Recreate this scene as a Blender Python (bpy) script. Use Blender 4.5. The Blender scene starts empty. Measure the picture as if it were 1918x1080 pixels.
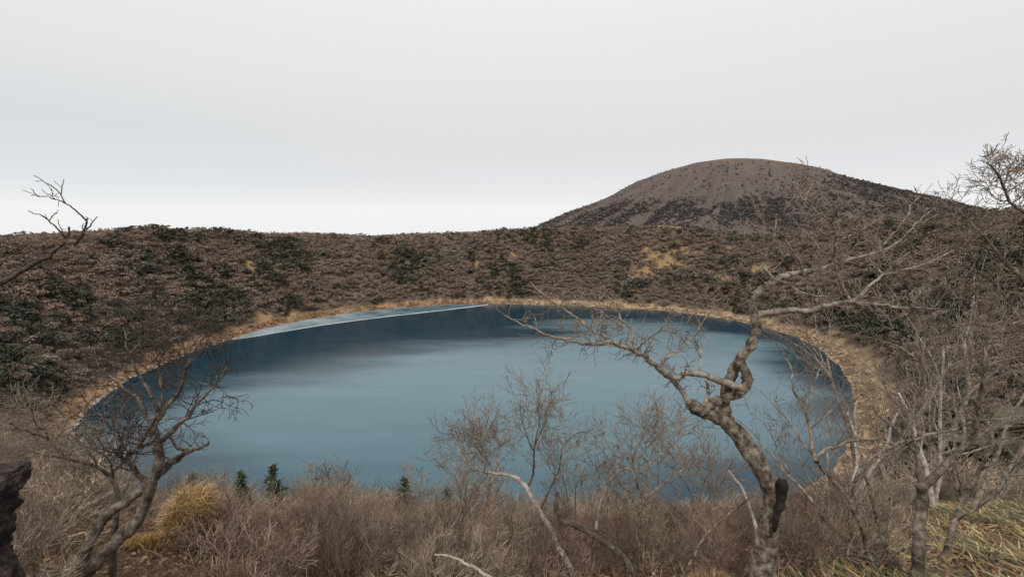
import bpy, math, random
import numpy as np

# ------------------------------------------------------------------ camera, sky, sun, exposure
scene = bpy.context.scene
H = 127.0                      # eye height above the lake (lake surface is z = 0)
F = 900.0                      # focal length in photo pixels (photo is 1918 wide)
PITCH = math.atan(115 / F)
CP, SP = math.cos(PITCH), math.sin(PITCH)

cam_data = bpy.data.cameras.new("camera")
cam_data.sensor_width = 36
cam_data.lens = 36 * F / 1918
cam_data.clip_start = 0.05
cam_data.clip_end = 60000
cam = bpy.data.objects.new("camera", cam_data)
scene.collection.objects.link(cam)
cam.location = (0, 0, H)
cam.rotation_euler = (math.pi / 2 - PITCH, 0, 0)
scene.camera = cam

SUN_EL, SUN_AZ = math.radians(50), math.radians(190)     # azimuth clockwise from +Y: high behind the viewpoint
world = bpy.data.worlds.new("World")
scene.world = world
world.use_nodes = True
wn, wl = world.node_tree.nodes, world.node_tree.links
wn.clear()
w_out = wn.new("ShaderNodeOutputWorld")
w_bg = wn.new("ShaderNodeBackground")
w_bg.inputs[1].default_value = 0.1
sky = wn.new("ShaderNodeTexSky")
sky.sky_type = 'NISHITA'
sky.sun_disc = False
sky.sun_elevation = SUN_EL
sky.sun_rotation = SUN_AZ
tc = wn.new("ShaderNodeTexCoord")
sep = wn.new("ShaderNodeSeparateXYZ")
wl.new(tc.outputs["Generated"], sep.inputs[0])
ramp = wn.new("ShaderNodeValToRGB")          # overcast cloud sheet: bright band at the horizon, bluish band above, pale grey overhead
els = ramp.color_ramp.elements
els[0].position, els[0].color = 0.0, (0.83, 0.835, 0.84, 1)
els[1].position, els[1].color = 1.0, (0.78, 0.78, 0.78, 1)
for pos, col in ((0.03, (0.825, 0.83, 0.835, 1)), (0.075, (0.735, 0.742, 0.762, 1)), (0.11, (0.70, 0.708, 0.725, 1)), (0.16, (0.685, 0.688, 0.69, 1)),
                 (0.28, (0.745, 0.745, 0.745, 1)), (0.42, (0.81, 0.81, 0.81, 1))):
    e = els.new(pos)
    e.color = col
cmap = wn.new("ShaderNodeMapping")
cmap.inputs["Scale"].default_value = (1.2, 1.2, 6.0)
wl.new(tc.outputs["Generated"], cmap.inputs[0])
cn = wn.new("ShaderNodeTexNoise")
cn.inputs["Scale"].default_value = 1.6
cn.inputs["Detail"].default_value = 5
wl.new(cmap.outputs[0], cn.inputs[0])
madd = wn.new("ShaderNodeMath")
madd.operation = 'MULTIPLY_ADD'
wl.new(cn.outputs[0], madd.inputs[0])
madd.inputs[1].default_value = 0.05
wl.new(sep.outputs[2], madd.inputs[2])
msub = wn.new("ShaderNodeMath")
msub.operation = 'SUBTRACT'
wl.new(madd.outputs[0], msub.inputs[0])
msub.inputs[1].default_value = 0.025
wl.new(msub.outputs[0], ramp.inputs[0])
bright = wn.new("ShaderNodeMixRGB")
bright.blend_type = 'MULTIPLY'
bright.inputs[0].default_value = 1.0
bright.inputs[2].default_value = (10.8, 10.75, 10.7, 1)
# a bluer stretch of thin cloud low on the left
lft1 = wn.new("ShaderNodeMapRange")
lft1.interpolation_type = 'SMOOTHSTEP'
lft1.inputs[1].default_value, lft1.inputs[2].default_value = -0.22, -0.72
wl.new(sep.outputs[0], lft1.inputs[0])
lft2 = wn.new("ShaderNodeValToRGB")
l2 = lft2.color_ramp.elements
l2[0].position, l2[0].color = 0.05, (0, 0, 0, 1)
l2[1].position, l2[1].color = 0.30, (0, 0, 0, 1)
for pos in (0.09, 0.19):
    e = l2.new(pos)
    e.color = (1, 1, 1, 1)
wl.new(madd.outputs[0], lft2.inputs[0])
lft3 = wn.new("ShaderNodeMath")
lft3.operation = 'MULTIPLY'
wl.new(lft1.outputs[0], lft3.inputs[0])
wl.new(lft2.outputs[0], lft3.inputs[1])
blue = wn.new("ShaderNodeMixRGB")
blue.blend_type = 'MULTIPLY'
blue.inputs[2].default_value = (0.95, 0.98, 0.99, 1)
wl.new(lft3.outputs[0], blue.inputs[0])
wl.new(ramp.outputs[0], blue.inputs[1])
wl.new(blue.outputs[0], bright.inputs[1])
wmix = wn.new("ShaderNodeMixRGB")
wmix.inputs[0].default_value = 0.93
wl.new(sky.outputs[0], wmix.inputs[1])
wl.new(bright.outputs[0], wmix.inputs[2])
wl.new(wmix.outputs[0], w_bg.inputs[0])
wl.new(w_bg.outputs[0], w_out.inputs[0])

sun_data = bpy.data.lights.new("sun", 'SUN')
sun_data.energy = 2.1
sun_data.angle = math.radians(4)
sun_data.color = (1.0, 0.94, 0.85)
sun = bpy.data.objects.new("sun", sun_data)
scene.collection.objects.link(sun)
sun.rotation_euler = (math.pi / 2 - SUN_EL, 0, math.pi - SUN_AZ)

scene.view_settings.view_transform = 'Standard'
scene.view_settings.look = 'None'
scene.view_settings.exposure = 0.05
scene.view_settings.gamma = 1.0
scene.cycles.max_bounces = 6
scene.cycles.use_denoising = True

# ------------------------------------------------------------------ helpers
rng = np.random.default_rng(7)
COL = scene.collection


def unproj(px, py, d):
    """photo pixel and distance along the view axis -> world point"""
    px, py, d = np.asarray(px, float), np.asarray(py, float), np.asarray(d, float)
    x = (px - 959) / F * d
    y = (540 - py) / F * d
    return np.stack([x, d * CP + y * SP, H - d * SP + y * CP], -1)


def to_plane(px, py, z=0.0):
    a = unproj(px, py, 1.0) - np.array([0, 0, H])
    return a * ((z - H) / a[2]) + np.array([0, 0, H])


def project(P):
    P = np.asarray(P, float)
    q = P - np.array([0, 0, H])
    d = q[..., 1] * CP - q[..., 2] * SP
    u = q[..., 1] * SP + q[..., 2] * CP
    dd = np.where(np.abs(d) < 1e-6, 1e-6, d)
    return 959 + F * q[..., 0] / dd, 540 - F * u / dd, d


def hash2(ix, iy, seed):
    h = (ix.astype(np.int64) * 374761393 + iy.astype(np.int64) * 668265263 + seed * 974634541) & 0xFFFFFFFF
    h = ((h ^ (h >> 13)) * 1274126177) & 0xFFFFFFFF
    return ((h ^ (h >> 16)) & 0xFFFF) / 65535.0


def vnoise(x, y, seed=0):
    x, y = np.asarray(x, float), np.asarray(y, float)
    ix, iy = np.floor(x), np.floor(y)
    fx, fy = x - ix, y - iy
    fx, fy = fx * fx * (3 - 2 * fx), fy * fy * (3 - 2 * fy)
    a, b = hash2(ix, iy, seed), hash2(ix + 1, iy, seed)
    c, d = hash2(ix, iy + 1, seed), hash2(ix + 1, iy + 1, seed)
    return (a * (1 - fx) + b * fx) * (1 - fy) + (c * (1 - fx) + d * fx) * fy


def fbm(x, y, seed=0, octv=4):
    t, a, s = 0, 0.5, 0
    for o in range(octv):
        t = t + a * vnoise(np.asarray(x) * 2 ** o, np.asarray(y) * 2 ** o, seed + o * 17)
        s += a
        a *= 0.5
    return t / s - 0.5


def mesh_np(name, V, quads=None, tris=None, col=None, smooth=False, mats=(), midx=None):
    me = bpy.data.meshes.new(name)
    V = np.asarray(V, np.float32)
    nq = 0 if quads is None else len(quads)
    nt = 0 if tris is None else len(tris)
    me.vertices.add(len(V))
    me.vertices.foreach_set("co", V.ravel())
    idx, starts, totals = [], [], []
    if nq:
        idx.append(np.asarray(quads, np.int32).ravel())
        starts.append(np.arange(nq) * 4)
        totals.append(np.full(nq, 4))
    if nt:
        idx.append(np.asarray(tris, np.int32).ravel())
        starts.append(nq * 4 + np.arange(nt) * 3)
        totals.append(np.full(nt, 3))
    idx = np.concatenate(idx)
    me.loops.add(len(idx))
    me.loops.foreach_set("vertex_index", idx)
    me.polygons.add(nq + nt)
    me.polygons.foreach_set("loop_start", np.concatenate(starts).astype(np.int32))
    me.polygons.foreach_set("loop_total", np.concatenate(totals).astype(np.int32))
    if midx is not None:
        me.polygons.foreach_set("material_index", np.asarray(midx, np.int32))
    me.update(calc_edges=True)
    me.polygons.foreach_set("use_smooth", np.full(nq + nt, smooth, bool))
    if col is not None:
        at = me.color_attributes.new("tint", 'FLOAT_COLOR', 'POINT')
        c = np.ones((len(V), 4), np.float32)
        c[:, :3] = col
        at.data.foreach_set("color", c.ravel())
    for m in mats:
        me.materials.append(m)
    return me


def link(name, me, parent=None, loc=None):
    o = bpy.data.objects.new(name, me)
    COL.objects.link(o)
    if parent is not None:
        o.parent = parent
    if loc is not None:
        o.location = loc
    return o


def tag(o, label=None, cat=None, group=None, kind=None):
    if label:
        o["label"] = label
    if cat:
        o["category"] = cat
    if group:
        o["group"] = group
    if kind:
        o["kind"] = kind
    return o


def thing(name, loc, label, cat, group=None):
    o = link(name, None, None, loc)
    return tag(o, label, cat, group)


class Tubes:
    """collects tapered tubes and builds them as one mesh"""
    def __init__(self):
        self.b = {}

    def add(self, P, R, k=4, tint=1.0):
        self.b.setdefault((len(P), k), []).append((np.asarray(P, float), np.asarray(R, float), tint))

    def arrays(self):
        VV, QQ, TT, CC = [], [], [], []
        off = 0
        for (n, k), L in self.b.items():
            P = np.stack([l[0] for l in L])
            R = np.stack([l[1] for l in L])
            tint = np.array([l[2] for l in L])
            m = len(L)
            T = np.gradient(P, axis=1)
            T /= np.linalg.norm(T, axis=2, keepdims=True) + 1e-9
            mt = T.mean(1)
            ref = np.where(np.abs(mt[:, 2:3]) > 0.75 * np.linalg.norm(mt, axis=1, keepdims=True), np.array([[1.0, 0.13, 0]]), np.array([[0.05, 0, 1.0]]))
            U = np.cross(T, ref[:, None, :])
            U /= np.linalg.norm(U, axis=2, keepdims=True) + 1e-9
            W = np.cross(T, U)
            a = np.arange(k) * 2 * math.pi / k
            V = P[:, :, None, :] + R[:, :, None, None] * (np.cos(a)[None, None, :, None] * U[:, :, None, :] + np.sin(a)[None, None, :, None] * W[:, :, None, :])
            V = V.reshape(-1, 3)
            base = off + (np.arange(m) * n * k)[:, None, None]
            i = np.arange(n - 1)[None, :, None] * k
            j = np.arange(k)[None, None, :]
            j2 = (j + 1) % k
            q = np.stack([base + i + j, base + i + j2, base + i + k + j2, base + i + k + j], -1).reshape(-1, 4)
            VV.append(V)
            QQ.append(q)
            CC.append(np.repeat(tint, n * k))
            if k >= 3:
                tip = off + m * n * k + np.arange(m)
                VV.append(P[:, -1, :] + T[:, -1, :] * R[:, -1:] * 0.7)
                CC.append(tint)
                last = off + (np.arange(m) * n * k)[:, None] + (n - 1) * k + np.arange(k)[None, :]
                t = np.stack([last, np.roll(last, -1, 1), np.repeat(tip[:, None], k, 1)], -1).reshape(-1, 3)
                TT.append(t)
            off = sum(len(v) for v in VV)
        return np.concatenate(VV), np.concatenate(QQ), (np.concatenate(TT) if TT else None), np.concatenate(CC)

    def build(self, name, mat, parent=None, origin=None, smooth=True):
        V, Q, T, C = self.arrays()
        if origin is not None:
            V = V - np.asarray(origin)
        me = mesh_np(name, V, Q, T, np.repeat(C[:, None], 3, 1), smooth, [mat])
        return link(name, me, parent)


def catmull(P, sub):
    P = np.asarray(P, float)
    E = np.vstack([2 * P[0] - P[1], P, 2 * P[-1] - P[-2]])
    out = []
    for i in range(1, len(E) - 2):
        p0, p1, p2, p3 = E[i - 1], E[i], E[i + 1], E[i + 2]
        for t in np.arange(sub) / sub:
            out.append(0.5 * (2 * p1 + (p2 - p0) * t + (2 * p0 - 5 * p1 + 4 * p2 - p3) * t * t + (3 * p1 - p0 - 3 * p2 + p3) * t ** 3))
    out.append(E[-2])
    return np.array(out)


def unit(v):
    return v / (np.linalg.norm(v) + 1e-9)


def grow(T, r, start, d, L, R, level, p, tint=1.0):
    """a gnarled branch from start along d, with side branches down to level 0"""
    n = 7 if level > 0 else 5
    d = unit(np.asarray(d, float))
    pts = [np.asarray(start, float)]
    step = L / (n - 1)
    cur = d.copy()
    dirs = [cur]
    bend = r.normal(0, p['bend'], 3)
    for i in range(n - 1):
        cur = unit(cur + r.normal(0, p['gnarl'], 3) + bend / (n - 1) + np.array([0, 0, p['up']]) / (n - 1))
        pts.append(pts[-1] + cur * step)
        dirs.append(cur)
    P = np.array(pts)
    rad = R * (1 - (1 - p['taper']) * np.linspace(0, 1, n) ** 0.9)
    if level > 0:
        rad = rad * (1 + r.normal(0, 0.05, n))
    T.add(P, np.maximum(rad, p['rmin']), 5 if R > 0.012 else 3, tint)
    if level > 0:
        nk = p['kids'][level - 1] if level - 1 < len(p['kids']) else 4
        nk = max(1, int(round(nk * r.uniform(0.75, 1.25))))
        for j in range(nk):
            t = r.uniform(p['from'], 1.0) if j < nk - 1 else 1.0
            f = t * (n - 1)
            i = min(int(f), n - 2)
            pos = P[i] + (P[i + 1] - P[i]) * (f - i)
            base = dirs[min(i + 1, n - 1)]
            side = unit(np.cross(base, r.normal(0, 1, 3)))
            ang = r.normal(p['angle'], 0.2)
            if t == 1.0:
                ang *= 0.4
            nd = base * math.cos(ang) + side * math.sin(ang)
            rr = np.interp(f, np.arange(n), rad)
            grow(T, r, pos, nd, L * r.uniform(*p['ratio']) * (1.1 - 0.35 * t), max(rr * p['thin'], p['rmin']), level - 1, p, tint)


# ------------------------------------------------------------------ materials
def new_mat(name):
    m = bpy.data.materials.new(name)
    m.use_nodes = True
    nt = m.node_tree
    nt.nodes.clear()
    out = nt.nodes.new("ShaderNodeOutputMaterial")
    b = nt.nodes.new("ShaderNodeBsdfPrincipled")
    b.inputs["Roughness"].default_value = 0.9
    b.inputs["Specular IOR Level"].default_value = 0.2
    nt.links.new(b.outputs[0], out.inputs[0])
    return m, nt, b


def noise(nt, scale, detail=4, vec=None, rough=0.55, coord="Object"):
    t = nt.nodes.new("ShaderNodeTexNoise")
    t.inputs["Scale"].default_value = scale
    t.inputs["Detail"].default_value = detail
    t.inputs["Roughness"].default_value = rough
    if vec is None:
        c = nt.nodes.new("ShaderNodeTexCoord")
        vec = c.outputs[coord]
    nt.links.new(vec, t.inputs["Vector"])
    return t.outputs[0]


def ramp_of(nt, fac, stops):
    rmp = nt.nodes.new("ShaderNodeValToRGB")
    e = rmp.color_ramp.elements
    e[0].position, e[0].color = stops[0][0], (*stops[0][1], 1)
    e[1].position, e[1].color = stops[-1][0], (*stops[-1][1], 1)
    for pos, c in stops[1:-1]:
        x = e.new(pos)
        x.color = (*c, 1)
    nt.links.new(fac, rmp.inputs[0])
    return rmp.outputs[0]


def mixc(nt, fac, a, b, mode='MIX'):
    m = nt.nodes.new("ShaderNodeMixRGB")
    m.blend_type = mode
    for s, v in ((0, fac), (1, a), (2, b)):
        if isinstance(v, bpy.types.NodeSocket):
            nt.links.new(v, m.inputs[s])
        elif isinstance(v, (int, float)):
            m.inputs[s].default_value = v
        else:
            m.inputs[s].default_value = (*v, 1)
    return m.outputs[0]


def attr(nt, name):
    a = nt.nodes.new("ShaderNodeAttribute")
    a.attribute_name = name
    return a


def bump(nt, b, h, strength, dist):
    n = nt.nodes.new("ShaderNodeBump")
    n.inputs["Strength"].default_value = strength
    n.inputs["Distance"].default_value = dist
    nt.links.new(h, n.inputs["Height"])
    nt.links.new(n.outputs[0], b.inputs["Normal"])


def bark(name, stops, scale=9, bmp=0.02, tinted=True):
    m, nt, b = new_mat(name)
    n1 = noise(nt, scale, 6, rough=0.65)
    c = ramp_of(nt, n1, stops)
    n2 = noise(nt, scale * 7, 3)
    c = mixc(nt, 0.55, c, ramp_of(nt, n2, [(0.3, (0.55,) * 3), (0.7, (1.25,) * 3)]), 'MULTIPLY')
    if tinted:
        c = mixc(nt, 1.0, c, attr(nt, "tint").outputs[0], 'MULTIPLY')
    nt.links.new(c, b.inputs[0])
    mx = nt.nodes.new("ShaderNodeMath")
    mx.operation = 'ADD'
    nt.links.new(n1, mx.inputs[0])
    nt.links.new(n2, mx.inputs[1])
    bump(nt, b, mx.outputs[0], 0.9, bmp)
    return m


M_BARK = bark("lichen_bark", [(0.33, (0.038, 0.029, 0.023)), (0.44, (0.145, 0.112, 0.085)), (0.55, (0.28, 0.23, 0.18)), (0.70, (0.47, 0.42, 0.35))], 18, 0.035)
M_LIMB = bark("pale_limb_bark", [(0.32, (0.065, 0.05, 0.04)), (0.43, (0.20, 0.162, 0.128)), (0.55, (0.36, 0.31, 0.255)), (0.72, (0.52, 0.475, 0.41))], 15, 0.02)
M_BARK_MID = bark("brown_bark", [(0.3, (0.05, 0.04, 0.032)), (0.46, (0.14, 0.112, 0.088)), (0.58, (0.25, 0.21, 0.17)), (0.74, (0.38, 0.34, 0.29))], 14, 0.02)
M_BARK_DARK = bark("dark_bark", [(0.3, (0.035, 0.028, 0.022)), (0.5, (0.095, 0.077, 0.06)), (0.72, (0.21, 0.18, 0.145))], 10)
M_BARK_PALE = bark("bleached_wood", [(0.3, (0.2, 0.16, 0.13)), (0.5, (0.42, 0.37, 0.32)), (0.7, (0.6, 0.56, 0.5))], 9)
M_TWIG = bark("twig_bark", [(0.3, (0.125, 0.095, 0.072)), (0.55, (0.25, 0.196, 0.15)), (0.75, (0.38, 0.31, 0.245))], 6, 0.004)
M_TWIG_DARK = bark("dark_twig_bark", [(0.3, (0.04, 0.031, 0.026)), (0.6, (0.09, 0.07, 0.056)), (0.8, (0.15, 0.12, 0.1))], 6, 0.004)
M_BUSH = bark("bush_twigs", [(0.3, (0.17, 0.13, 0.096)), (0.52, (0.29, 0.226, 0.168)), (0.75, (0.44, 0.36, 0.28))], 2.5, 0.004)
M_DEAD = bark("charred_wood", [(0.3, (0.01, 0.009, 0.008)), (0.7, (0.04, 0.034, 0.03))], 14, 0.02)


def tint_mat(name, rough=0.85, base=(1, 1, 1), nscale=None, trans=0.0):
    m, nt, b = new_mat(name)
    c = attr(nt, "tint").outputs[0]
    if base != (1, 1, 1):
        c = mixc(nt, 1.0, c, base, 'MULTIPLY')
    if nscale:
        c = mixc(nt, 0.6, c, ramp_of(nt, noise(nt, nscale, 3), [(0.3, (0.6,) * 3), (0.7, (1.3,) * 3)]), 'MULTIPLY')
    nt.links.new(c, b.inputs[0])
    b.inputs["Roughness"].default_value = rough
    return m


M_CROWN = tint_mat("far_crowns")
M_BLADE = tint_mat("blades", 0.6)
M_NEEDLE = tint_mat("needles", 0.7)
M_STONE = tint_mat("shore_stone", 0.8)

# ------------------------------------------------------------------ crater shape
SHORE_PX = [(140, 800), (160, 775), (190, 745), (230, 715), (290, 690), (350, 662), (400, 645), (440, 633), (500, 614), (560, 601.5),
            (640, 589), (720, 579), (800, 573), (860, 570.3), (930, 569), (1000, 570.5), (1080, 573), (1160, 577), (1240, 581.5), (1300, 588),
            (1360, 597), (1420, 610), (1480, 627), (1520, 645), (1555, 670), (1580, 700), (1594, 730), (1600, 780)]
CX, CY = -4.7, 483.8
SH = np.array([to_plane(*a)[:2] for a in SHORE_PX])
sth = np.arctan2(SH[:, 1] - CY, SH[:, 0] - CX)
srr = np.hypot(SH[:, 0] - CX, SH[:, 1] - CY)
extra_th = np.radians([-50, -70, -90, -110, -130])
extra_r = np.array([297, 306, 314, 324, 331])
ath, arr_ = np.concatenate([sth, extra_th]), np.concatenate([srr, extra_r])
o_ = np.argsort(ath)
ath, arr_ = ath[o_], arr_[o_]


def per_interp(th, xs, ys):
    th = (np.asarray(th) + math.pi) % (2 * math.pi) - math.pi
    return np.interp(th, np.concatenate([xs - 2 * math.pi, xs, xs + 2 * math.pi]), np.concatenate([ys, ys, ys]))


GT = np.linspace(-math.pi, math.pi, 1441)[:-1]


def smooth_per(y, n):
    k = np.hanning(2 * n + 1)
    k /= k.sum()
    return np.convolve(np.concatenate([y[-n:], y, y[:n]]), k, 'valid')


RS_G = smooth_per(per_interp(GT, ath, arr_), 10)
RS_G = RS_G + 3.2 * (fbm(GT * 16 + 50, 0 * GT, 13, 3)) + 2.4 * fbm(GT * 55 + 300, 0 * GT, 14, 3)
TH_CAM = math.atan2(-CY, -CX)
DCAM = math.hypot(CX, CY)
w_base = 188 + 14 * np.sin(2 * GT + 0.6) + 9 * np.sin(5 * GT + 2) + 5 * np.sin(9 * GT)
dth = np.abs((GT - TH_CAM + math.pi) % (2 * math.pi) - math.pi)
wgt = np.exp(-(dth / 0.5) ** 2)
RR_G = RS_G + w_base * (1 - wgt) + (DCAM - RS_G) * wgt
RR_G = RR_G + (DCAM - np.interp(TH_CAM, GT, RR_G)) * wgt
RIM_PX = [(-400, 446), (0, 438), (67, 433), (150, 431), (190, 427), (235, 424), (265, 421), (300, 421), (335, 426), (355, 425), (380, 423), (397, 427), (420, 425),
          (445, 430), (520, 433), (600, 436), (700, 438), (760, 437), (830, 434), (900, 431), (960, 427), (1000, 424), (1060, 423), (1140, 423),
          (1180, 421), (1240, 421), (1300, 424), (1345, 432), (1360, 437), (1400, 438), (1460, 436), (1500, 433), (1530, 424), (1565, 409), (1600, 406), (1700, 407),
          (1760, 407), (1800, 400), (1850, 392), (1918, 384), (2100, 378), (2400, 400)]
rpx = np.array(RIM_PX, float)
rim_z = np.full(len(GT), H - 1.0)
rx, ry = CX + RR_G * np.cos(GT), CY + RR_G * np.sin(GT)
for it in range(4):
    px, py, d = project(np.stack([rx, ry, rim_z], -1))
    ok = (d > 60) & (px > -400) & (px < 2400)
    ty = np.interp(px, rpx[:, 0], rpx[:, 1])
    a = unproj(px, ty, 1.0) - np.array([0, 0, H])
    znew = H + a[:, 2] / a[:, 1] * ry
    rim_z = np.where(ok, znew - 2.2, H - 1.7)
front = np.clip((ry - 40) / 200, 0, 1)
rim_z = rim_z * front + (H - 1.7) * (1 - front)
GTX = np.concatenate([GT - 2 * math.pi, GT, GT + 2 * math.pi])
RS3, RR3, RZ3 = np.tile(RS_G, 3), np.tile(RR_G, 3), np.tile(rim_z, 3)


def rs_of(th):
    return np.interp(th, GTX, RS3)


def rr_of(th):
    return np.interp(th, GTX, RR3)


def beach_w(th, x, y):
    """width of the bare shore: broad at the right end of the lake and at the near left"""
    a = (np.asarray(th) + math.pi) % (2 * math.pi) - math.pi
    right = np.exp(-((a - math.radians(-18)) / 0.55) ** 2)
    left = np.exp(-((np.abs(a) - math.radians(150)) / 0.30) ** 2) * (a < 0)
    return 20 + 6 * right - 3 * left + (10 + 8 * right) * fbm(x / 14, y / 14, 51, 3)


def drop_raw(s):
    """fall below the rim at distance s inside it: a rounded lip, then the steep wall"""
    return 0.38 * s + 0.5 * (np.logaddexp(0, (s - 10.0) / 2.5) * 2.5)


def terrain_z(th, s):
    """height at angle th about the lake centre, s metres inside the rim"""
    rs, rr, zr = rs_of(th), rr_of(th), np.interp(th, GTX, RZ3)
    x, y = CX + (rr - s) * np.cos(th), CY + (rr - s) * np.sin(th)
    w = rr - rs
    beach = 11.0
    k_lin = 0.38 * np.minimum(s, 14)
    tot = drop_raw(w - beach)
    inside = np.clip(s, 0, None)
    near = np.exp(-(np.hypot(x, y) / 45.0) ** 2)
    zb = 1.5
    frac = np.clip(drop_raw(np.minimum(inside, w - beach)) / tot, 0, 1)
    # keep the first metres at their own slope, spread the difference further down
    z = zr - drop_raw(np.minimum(inside, w - beach)) * ((zr - zb) / tot) ** np.clip(inside / 25, 0, 1) * 1.0
    e = np.clip((s - (w - beach)) / beach, 0, 12)
    z = np.where(s > w - beach, zb * (1 - e), z)
    z = np.where(s > w, -(s - w) * 0.35, z)
    out = np.clip(-s, 0, None)
    z = np.where(s < 0, zr - 0.16 * np.minimum(out, 25) - 0.30 * np.clip(out - 25, 0, 2200) - 0.0 * out, z)
    # relief
    up = np.clip((w - s) / 40, 0, 1) * np.clip((s + 30) / 60, 0.15, 1) * (1 - near)
    rel = 9.0 * fbm(th * 22, s / 90, 3, 3) + 7.0 * fbm(x / 34, y / 34, 9, 3)
    z = z + np.where(s < w, up * rel, 0)
    nearamt = near * np.where(s < w - 3, 1, 0)
    z = z + nearamt * (0.35 * fbm(x / 2.2, y / 2.2, 21, 4))
    # hollow in front of the viewpoint, left of the bamboo grass
    z = z - 1.25 * np.exp(-((x + 0.6) / 3.0) ** 2 - ((y - 8.5) / 4.5) ** 2)
    return z, x, y


def ground_at(x, y):
    x, y = np.asarray(x, float), np.asarray(y, float)
    th = np.arctan2(y - CY, x - CX)
    s = rr_of(th) - np.hypot(x - CX, y - CY)
    return terrain_z(th, s)[0]


# ------------------------------------------------------------------ terrain mesh
fine = TH_CAM + np.arange(-0.075, 0.0751, 0.0007)
coarse = np.arange(TH_CAM + 0.079, TH_CAM + 2 * math.pi - 0.079, 0.0062)
TH = np.concatenate([fine, coarse])
n_th = len(TH)
s_out = -np.concatenate([np.geomspace(2400, 14, 34), np.arange(13.5, 0.1, -0.5)])
s_in = np.concatenate([np.arange(0, 26, 0.32), np.arange(26, 60, 1.2)])
q_in = np.linspace(0, 1, 90)[1:]
q_bed = np.array([4, 9, 16, 26, 45, 80.0])
n_s = len(s_out) + len(s_in) + len(q_in) + len(q_bed)
Wt = rr_of(TH) - rs_of(TH)
S = np.zeros((n_s, n_th))
i0 = len(s_out) + len(s_in)
S[:i0] = np.concatenate([s_out, s_in])[:, None]
S[i0:i0 + 89] = s_in[-1] + (Wt[None, :] + 0 - s_in[-1]) * q_in[:, None]
S[i0 + 89:] = Wt[None, :] + q_bed[:, None]
THG = np.broadcast_to(TH, S.shape)
Zt, Xt, Yt = terrain_z(THG, S)
V = np.stack([Xt, Yt, Zt], -1).reshape(-1, 3)
ii, jj = np.meshgrid(np.arange(n_s - 1), np.arange(n_th), indexing='ij')
j2 = (jj + 1) % n_th
Q = np.stack([ii * n_th + jj, (ii + 1) * n_th + jj, (ii + 1) * n_th + j2, ii * n_th + j2], -1).reshape(-1, 4)

# dry grass clearings on the wall: centre (found on the wall from the photo), half-length across and down the slope in metres
CLEAR_PX = [(1235, 492, 34, 24), (1203, 512, 22, 18), (1268, 468, 44, 11), (1282, 497, 20, 12), (1424, 503, 22, 15), (1352, 520, 16, 10), (1215, 470, 10, 14), (1365, 463, 9, 6),
            (1240, 423, 40, 4), (462, 488, 5, 24), (490, 592, 12, 10), (893, 492, 5, 14), (960, 480, 10, 12), (330, 430, 22, 4), (470, 436, 10, 3), (1555, 640, 26, 16), (1620, 690, 26, 18), (1150, 566, 14, 6), (1320, 590, 16, 6)]
gth, gs = np.meshgrid(np.linspace(-math.pi, math.pi, 900), np.linspace(0, 230, 160))
gz, gx, gy = terrain_z(gth, gs)
gpx, gpy, gd = project(np.stack([gx, gy, gz], -1))
CLEAR = []
for cx_, cy_, a_, b_ in CLEAR_PX:
    e2 = (gpx - cx_) ** 2 + (gpy - cy_) ** 2 + np.where((gd < 60) | (gs > rr_of(gth) - rs_of(gth)), 1e9, 0)
    k = np.unravel_index(np.argmin(e2), e2.shape)
    CLEAR.append((gth[k], gs[k], a_, b_))


def clearing(th, s, x, y):
    m = np.zeros(np.shape(th))
    for t0, s0, a_, b_ in CLEAR:
        dt = ((th - t0 + math.pi) % (2 * math.pi) - math.pi) * (rr_of(t0) - s0)
        m = np.maximum(m, 1 - np.sqrt((dt / a_) ** 2 + ((s - s0) / b_) ** 2) + 1.6 * fbm(x / 8, y / 8, 41, 4) + 0.06)
    return np.clip(m * 1.9, 0, 1)


clr = clearing(THG, S, Xt, Yt)
sh_d = Wt[None, :] - S                                    # metres from the water's edge
beach_m = np.clip((beach_w(THG, Xt, Yt) - sh_d) / 4, 0, 1)
# the soils: 0 leaf-brown woodland floor, dry grass clearings, tan shore turf
wood = np.array([0.125, 0.102, 0.084])
red = np.array([0.15, 0.11, 0.083])
gold = np.array([0.29, 0.205, 0.112])
tan_l = np.array([0.25, 0.165, 0.104])
tan_r = np.array([0.33, 0.25, 0.168])
nb = np.clip(0.5 + 1.6 * fbm(Xt / 40, Yt / 40, 61, 4), 0, 1)[..., None]
col = wood * (1 - nb) + red * nb
col = col * (1 - clr[..., None]) + gold * clr[..., None]
side = np.clip((Xt + 120) / 160, 0, 1)[..., None]
tan_c = tan_l * (1 - side) + tan_r * side
tan_c = tan_c * np.clip(0.95 + 1.3 * fbm(Xt / 5, Yt / 5, 71, 3) + 0.9 * fbm(Xt / 1.8, Yt / 1.8, 72, 2), 0.4, 1.5)[..., None]
col = col * (1 - beach_m[..., None]) + tan_c * beach_m[..., None]
near_m = np.clip(1 - np.hypot(Xt, Yt) / 40, 0, 1)[..., None]
leaf = np.array([0.15, 0.098, 0.06])
col = col * (1 - near_m) + leaf * near_m
mt_, nt, b = new_mat("crater_soil")
c = attr(nt, "tint").outputs[0]
c = mixc(nt, 0.75, c, ramp_of(nt, noise(nt, 0.35, 8, rough=0.7), [(0.3, (0.62, 0.6, 0.58)), (0.7, (1.3, 1.27, 1.2))]), 'MULTIPLY')
c = mixc(nt, 0.7, c, ramp_of(nt, noise(nt, 11, 6, rough=0.7), [(0.32, (0.5, 0.48, 0.46)), (0.68, (1.35, 1.3, 1.22))]), 'MULTIPLY')
nt.links.new(c, b.inputs[0])
bump(nt, b, noise(nt, 5, 8, rough=0.7), 0.8, 0.15)
terrain = link("terrain", mesh_np("terrain", V, Q, None, col.reshape(-1, 3), True, [mt_]))
tag(terrain, kind="structure")

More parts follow.
